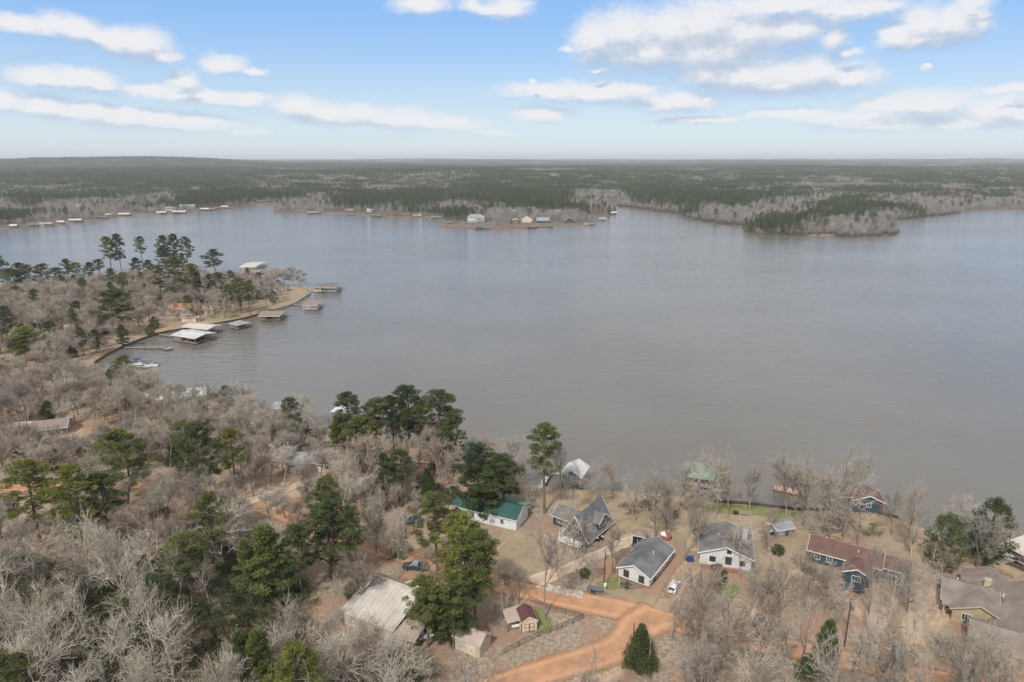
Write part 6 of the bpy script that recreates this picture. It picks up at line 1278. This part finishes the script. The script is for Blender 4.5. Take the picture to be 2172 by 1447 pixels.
# fences
def fence(label, pts, h=1.3, m='black_metal', rails=(1.25,), gap=2.6, mesh=True, name='chain_link_fence', ps=.035):
    P = [gp(u, v) for u, v in pts]; o_ = P[0]; root = empty(name, tuple(o_), 0, label, 'fence')
    for a, b in zip(P[:-1], P[1:]):
        L = (b-a).length; n = max(1, int(L/gap))
        for k in range(n):
            p = a.lerp(b, k/n)-o_; q = a.lerp(b, (k+1)/n)-o_; mb = MB(); mb.box(p.x-ps, p.x+ps, p.y-ps, p.y+ps, p.z-.4, p.z+h); mb.build('post', m, root)
            for r_ in rails: mb = MB(); mb.bar((p.x, p.y, p.z+r_), (q.x, q.y, q.z+r_), ps*1.3, ps*1.6); mb.build('rail', m, root)
            if mesh:
                mb = MB(); c = max(2, int((q-p).length/.22))
                for i in range(c):
                    s0 = p.lerp(q, i/c); s1 = p.lerp(q, min(1, (i+3)/c)); mb.bar((s0.x, s0.y, s0.z+.05), (s1.x, s1.y, s1.z+h-.06), .012, .014); mb.bar((s0.x, s0.y, s0.z+h-.06), (s1.x, s1.y, s1.z+.05), .012, .014)
                mb.build('wire_mesh', m, root, kind='stuff')
fence('black chain-link fence enclosing the yard by the cream shed', [(1120,1272),(1158,1292),(1200,1304),(1237,1314),(1190,1334),(1141,1353),(1100,1372),(1062,1392)])
fence('brown post-and-rail fence behind the large tan-roofed house', [(2046,1192),(2068,1200),(2092,1208),(2120,1218),(2150,1228)], 1.2, 'wood_wall', (.45,.8,1.15), 2.4, False, 'rail_fence', .06)
fence('brown wire fence along the clay road by the dark pickup', [(846,1234),(880,1240),(930,1254),(985,1268)], 1.3, 'wood_wall', (1.2,), 3.0, True)
fence('low brown rail along the road edge below the lawn', [(1062,1222),(1090,1230),(1125,1240),(1160,1247)], .5, 'wood_wall', (.35,), 3.0, False, 'road_rail', .06)
# riprap strip
def rocks():
    r = random.Random(4); mb = MB(); A, B = gp(1160,1247), gp(1236,1264)
    for i in range(420):
        t = r.random(); w = (r.random()-.5)*2.0; p = A.lerp(B, t); p = Vector((p.x+w*.2, p.y+w, 0)); p.z = gz(p.x, p.y); s = r.uniform(.12, .3); vs = [(p.x+dx*s*r.uniform(.7, 1.2), p.y+dy*s*r.uniform(.7, 1.2), p.z+.1+dz*s*.7*r.uniform(.6, 1.2)) for dx, dy, dz in ((-1,-1,-1),(1,-1,-1),(1,1,-1),(-1,1,-1),(-.7,-.7,1),(.7,-.7,1),(.7,.7,1),(-.7,.7,1))]
        mb.add(vs, [(0,3,2,1),(4,5,6,7),(0,1,5,4),(1,2,6,5),(2,3,7,6),(3,0,4,7)])
    mb.build('rock_bed', 'rock', None, 'strip of pale broken rock beside the clay road', kind='stuff')
rocks()

# ------------------------------------------------------------------ far shore
def farh(label, u, v, Lpx, depth, h, rise, wall, roof, ridge='x', hip=0, wins=3, rz=0.0, name='lake_house'):
    p = at(u, v, 1.0); zz = gz(p.x, p.y); sc = (p.y*math.cos(PITCH)+CAM_H*math.sin(PITCH))/F; L = Lpx*sc; FARKEEP.append((p.x, p.y, max(L, depth)*.5+1))
    q = p+Vector((-p.x/p.y*9, -9, 0)); FARKEEP.append((q.x, q.y, L*.42)); return simple_house(name, label, u, v, rz+math.atan2(-p.x, p.y)*.6, L, depth, h, rise, wall, roof, ridge, wins, hip, z=zz, far=True, p=p)
def farb(label, u, v, Lpx, roof, W=9, z=3.2, room=None, style='gable', rise=1.4, postm='dock_wood'):
    p = at(u, v, 0.0); sc = (p.y*math.cos(PITCH)+CAM_H*math.sin(PITCH))/F; L = Lpx*sc; FARKEEP.append((p.x, p.y, L*.7)); FARKEEP.append((p.x, p.y-8, L*.5))
    return boathouse(label, p, math.atan2(-p.x, p.y)*.5, L, W, roof=roof, zr=z, rise=rise, posts=(3, 2), room=(-L*.48, -L*.05, room) if room else None, style=style, postm=postm, over=.6)
b = farh('big white two-storey house with columned balcony and grey hip roof', 1010, 470, 36, 16, 6.4, 3.6, 'white_wall', 'blue_grey_roof', 'x', 6, 5, name='mansion')
for i in range(5): post(b, 1.5+i*2.3, -12.0, -.4, 5.8, 'white_trim', .3, 'column')
slab_roof(b, 6.0, 2.3, 5.8, 'white_metal_roof', .5, name='balcony_roof', ox=6.1, oy=-10.4); d_ = MB(); d_.box(.3, 12, -12.4, -8.02, 2.9, 3.2); d_.build('balcony', 'white_trim', b)
for i in range(5): window(b, 'F', 14, 8, -11+i*2.8, .9, 1.3, 1.5, mull=0)
for lab, u, v, L, dp, h, ri, w, r, rg, hp in [
    ('grey-roofed brick garage wing right of the white mansion', 1042, 466, 17, 11, 3.2, 2.6, 'brick_wall', 'blue_grey_roof', 'x', 3), ('small dark cabin just right of the mansion', 1052, 472, 13, 8, 2.6, 1.8, 'grey_wall', 'dark_teal_roof', 'x', 0),
    ('white-roofed open pavilion on the central point', 1093, 471, 16, 11, 2.8, 2.2, 'wood_wall', 'white_metal_roof', 'y', 0), ('cream house with steep tan gable on the central point', 1118, 471, 22, 12, 3.4, 4.6, 'cream_wall', 'cream_roof', 'y', 0), ('blue cottage with white dormers on the central point', 1152, 472, 26, 11, 3.2, 3.6, 'blue_wall', 'blue_grey_roof', 'x', 0),
    ('dark grey gabled house near the right end of the central point', 1208, 472, 22, 12, 3.0, 4.2, 'dark_green_wall', 'charcoal_shingle', 'y', 0), ('tall cream house behind trees on the central point', 1185, 458, 15, 10, 7.0, 2.5, 'cream_wall', 'cream_roof', 'y', 0), ('narrow white house among trees of the central point', 1090, 456, 11, 9, 6.0, 2.6, 'white_wall', 'white_metal_roof', 'y', 0), ('white long house behind the central point', 1066, 449, 18, 10, 3.0, 1.8, 'white_wall', 'white_metal_roof', 'x', 0), ('white building tucked into the right wood of the central point', 1283, 440, 14, 12, 5.0, 2.0, 'white_wall', 'pale_metal_roof', 'x', 0),
    ('grey long house at the left end of the middle shore', 640, 447, 26, 12, 3.0, 2.6, 'grey_wall', 'dark_roof', 'x', 4), ('teal-roofed house on the middle shore', 678, 446, 22, 12, 4.0, 2.0, 'grey_wall', 'dark_teal_roof', 'x', 4), ('brown low house on the middle shore', 858, 457, 28, 11, 2.8, 2.0, 'wood_wall', 'brown_shingle', 'x', 0), ('violet-grey roofed house right of the brown one', 886, 457, 20, 11, 2.8, 2.4, 'white_wall', 'grey_shingle', 'x', 0), ('white cottage behind trees on the middle shore', 862, 446, 18, 10, 2.8, 1.8, 'white_wall', 'cream_roof', 'x', 0), ('small white cabin among pines on the middle shore', 785, 449, 12, 9, 3.0, 1.8, 'white_wall', 'pale_metal_roof', 'x', 0), ('orange-brown cottage on the middle shore', 742, 449, 16, 9, 2.8, 1.8, 'wood_wall', 'orange_roof', 'x', 0), ('dark-teal-roofed house left of the mansion point', 944, 455, 24, 11, 2.8, 2.4, 'grey_wall', 'dark_teal_roof', 'x', 0),
    ('pale grey-roofed lodge on the left far shore', 95, 463, 26, 12, 3.0, 2.0, 'wood_wall', 'blue_grey_roof', 'x', 0), ('rusty long shed on the left far shore', 36, 472, 24, 9, 2.6, 1.6, 'brick_wall', 'brown_shingle', 'x', 0), ('dark house at the left edge of the far shore', 5, 474, 18, 10, 3.0, 2.0, 'grey_wall', 'dark_roof', 'x', 0), ('yellow-walled house behind trees on the left far shore', 164, 442, 20, 10, 4.0, 2.4, 'pale_yellow_wall', 'cream_roof', 'x', 0), ('red-brown roofed house on the left far shore', 228, 442, 22, 10, 3.0, 2.8, 'cream_wall', 'orange_roof', 'x', 0), ('white-fronted house on the left far shore', 322, 445, 22, 11, 3.6, 1.6, 'white_wall', 'white_metal_roof', 'x', 0), ('white two-storey house on the left far shore', 362, 447, 19, 11, 4.4, 1.6, 'white_wall', 'white_metal_roof', 'x', 0), ('blue-grey house in trees on the left far shore', 398, 442, 30, 12, 4.4, 2.0, 'grey_wall', 'blue_grey_roof', 'x', 0), ('brown cottage on the left far shore', 295, 446, 18, 9, 2.8, 1.8, 'wood_wall', 'dark_roof', 'x', 0), ('tan flat building high in the left woods', 270, 424, 24, 12, 3.0, 1.6, 'cream_wall', 'pinkish_metal_roof', 'x', 0), ('long green-roofed shelter at the head of the cove', 560, 429, 28, 10, 2.6, 1.4, 'dark_green_wall', 'dark_teal_roof', 'x', 0)]:
    farh(lab, u, v, L, dp, h, ri, w, r, rg, hp)
for lab, u, v, L, r, rm in [
    ('dark green boathouse in front of the mansion', 1024, 486, 31, 'dark_teal_roof', 'dark_green_wall'), ('teal-roofed boathouse at the left corner of the mansion point', 950, 475, 20, 'dark_teal_roof', 'grey_wall'), ('brown-roofed boathouse midway along the central point', 1128, 484, 18, 'dark_roof', 'dark_green_wall'), ('small dock shelter right of the middle boathouse', 1168, 483, 8, 'dark_roof', None), ('teal-roofed boathouse at the right of the central point', 1250, 477, 22, 'dark_teal_roof', 'white_wall'), ('white-railed grey boathouse out beyond the central point', 1278, 468, 14, 'blue_grey_roof', None), ('pale boathouse at the mouth of the right channel', 1302, 455, 11, 'cream_roof', 'grey_wall'),
    ('pale boathouse on the middle shore left end', 665, 454, 22, 'weathered_brown_roof', None), ('blue boat shelter on the middle shore', 742, 457, 14, 'navy_canvas', None), ('dark boathouse on the middle shore', 797, 460, 20, 'dark_roof', 'wood_wall'), ('pale low boathouse at the bend of the middle shore', 926, 464, 22, 'grey_shingle', None), ('teal boathouse left of the mansion point', 942, 461, 16, 'dark_teal_roof', None),
    ('white-roofed boathouse low on the left far shore', 30, 483, 12, 'white_metal_roof', None), ('blue-roofed boathouse on the left far shore', 97, 479, 26, 'blue_grey_roof', 'white_wall'), ('grey boathouse beside the blue-roofed one', 72, 480, 16, 'grey_shingle', 'wood_wall'), ('cream dock shelter on the left far shore', 130, 475, 12, 'cream_roof', None), ('white-roofed brick boathouse on the left far shore', 161, 471, 22, 'white_metal_roof', 'brick_wall'), ('dark boathouse at the left sandy spit', 218, 464, 20, 'dark_roof', 'dark_green_wall'), ('small white boathouse behind the left spit', 232, 459, 12, 'white_metal_roof', None), ('long white-roofed boathouse on the left far shore', 264, 458, 21, 'cream_roof', None), ('yellowish boathouse on the left far shore', 343, 454, 17, 'cream_roof', 'pale_yellow_wall'), ('white-roofed blue-fronted boathouse on the left far shore', 381, 453, 24, 'white_metal_roof', 'blue_wall'), ('pale blue boathouse toward the cove', 435, 447, 16, 'white_metal_roof', 'blue_wall'), ('dark boathouse toward the cove', 452, 446, 10, 'dark_roof', None), ('red boathouse toward the cove', 464, 444, 12, 'brown_shingle', 'red_wall'), ('white boathouse nearest the cove', 477, 442, 13, 'white_metal_roof', 'red_wall')]:
    farb(lab, u, v, L, r, 8, 3.0, rm)
seawall('red-brown retaining wall along the mansion lawn', [(936,482.5),(1008,484.5),(1052,484.5)], 'wood_wall', 1.2, .6); seawall('brown retaining wall along the right of the central point', [(1062,484.3),(1121,484.3),(1172,481.3)], 'wood_wall', 1.3, .6)
# ------------------------------------------------------------------ labels of trees
def near_label(rec):
    e, kind, adj, group, u, v, H = rec; best = min(LAND, key=lambda L: math.hypot(L[0]-u, (L[1]-v)*1.6)); du, dv = u-best[0], (v-best[1])*1.6
    rel = ('left of' if du < 0 else 'right of') if abs(du) > abs(dv) else ('in front of' if dv > 0 else 'beyond'); return rel, best[2]
groups = {}
for rec in RECS:
    rel, lm = near_label(rec); u = rec[4]; size = 'tall ' if rec[6] > 15 else ('small ' if rec[6] < 8.5 else '')
    a = rec[2]; a = a if (size == '' or 'tall' in a or 'small' in a or 'low' in a) else size+a
    inlow = rec[1] == 'bare_tree' and rec[3] in ('low', 'mid', 'point')
    if inlow:
        nm = {'low': 'leafless tree packed in the lower woodland', 'mid': 'leafless tree between bay and road', 'point': 'leafless tree on the wooded point at left'}[rec[3]]
        rec[0]['label'] = ('%s%s, %s %s' % (size, nm, rel, lm)) if len(('%s%s %s %s' % (size, nm, rel, lm)).split()) < 17 else nm; rec[0]['group'] = {'low': 'leafless trees of the lower left woodland', 'mid': 'leafless trees between the bay and the road', 'point': 'leafless trees of the wooded point'}[rec[3]]
    else: groups.setdefault((a, rel, lm), []).append(rec)
    rec[0]['category'] = 'tree' if rec[1] != 'shrub' else 'shrub'
ORD = ['leftmost', 'second from left', 'third from left', 'fourth from left', 'fifth from left', 'sixth from left', 'seventh from left', 'eighth from left', 'ninth from left']
for (a, rel, lm), rs in groups.items():
    rs.sort(key=lambda r: r[4])
    for i, r in enumerate(rs):
        s = '%s %s %s' % (a, rel, lm)
        if len(rs) > 1: s = '%s, %s' % (s, ORD[i] if i < len(ORD) else 'farther right')
        w = s.split(); w = [x for x in w if not (len(w) > 16 and x in ('winter', 'the'))]; r[0]['label'] = ' '.join(w[:16]); r[0]['group'] = r[3] if r[3] in (GP, GC, GB) else GB
# the woods need the clearings of the far houses first
far_woods()
# ------------------------------------------------------------------ air
def haze():
    m = bpy.data.materials.new('haze'); m.use_nodes = True; n = NT(m.node_tree); n.n.remove(n.n['Principled BSDF'])
    pv = n.new('ShaderNodeVolumePrincipled'); pv.inputs['Color'].default_value = rgb(.88, .94, 1.0); pv.inputs['Density'].default_value = HAZE; pv.inputs['Anisotropy'].default_value = .2
    n.l.new(pv.outputs[0], n.n['Material Output'].inputs['Volume'])
    mb = MB(); mb.box(-50000, 50000, -400, 60000, -60, 150); o = mb.build('haze', m, label='pale air haze over the whole lake country', kind='stuff'); o.display_type = 'WIRE'
HAZE = 7.5e-5
haze()
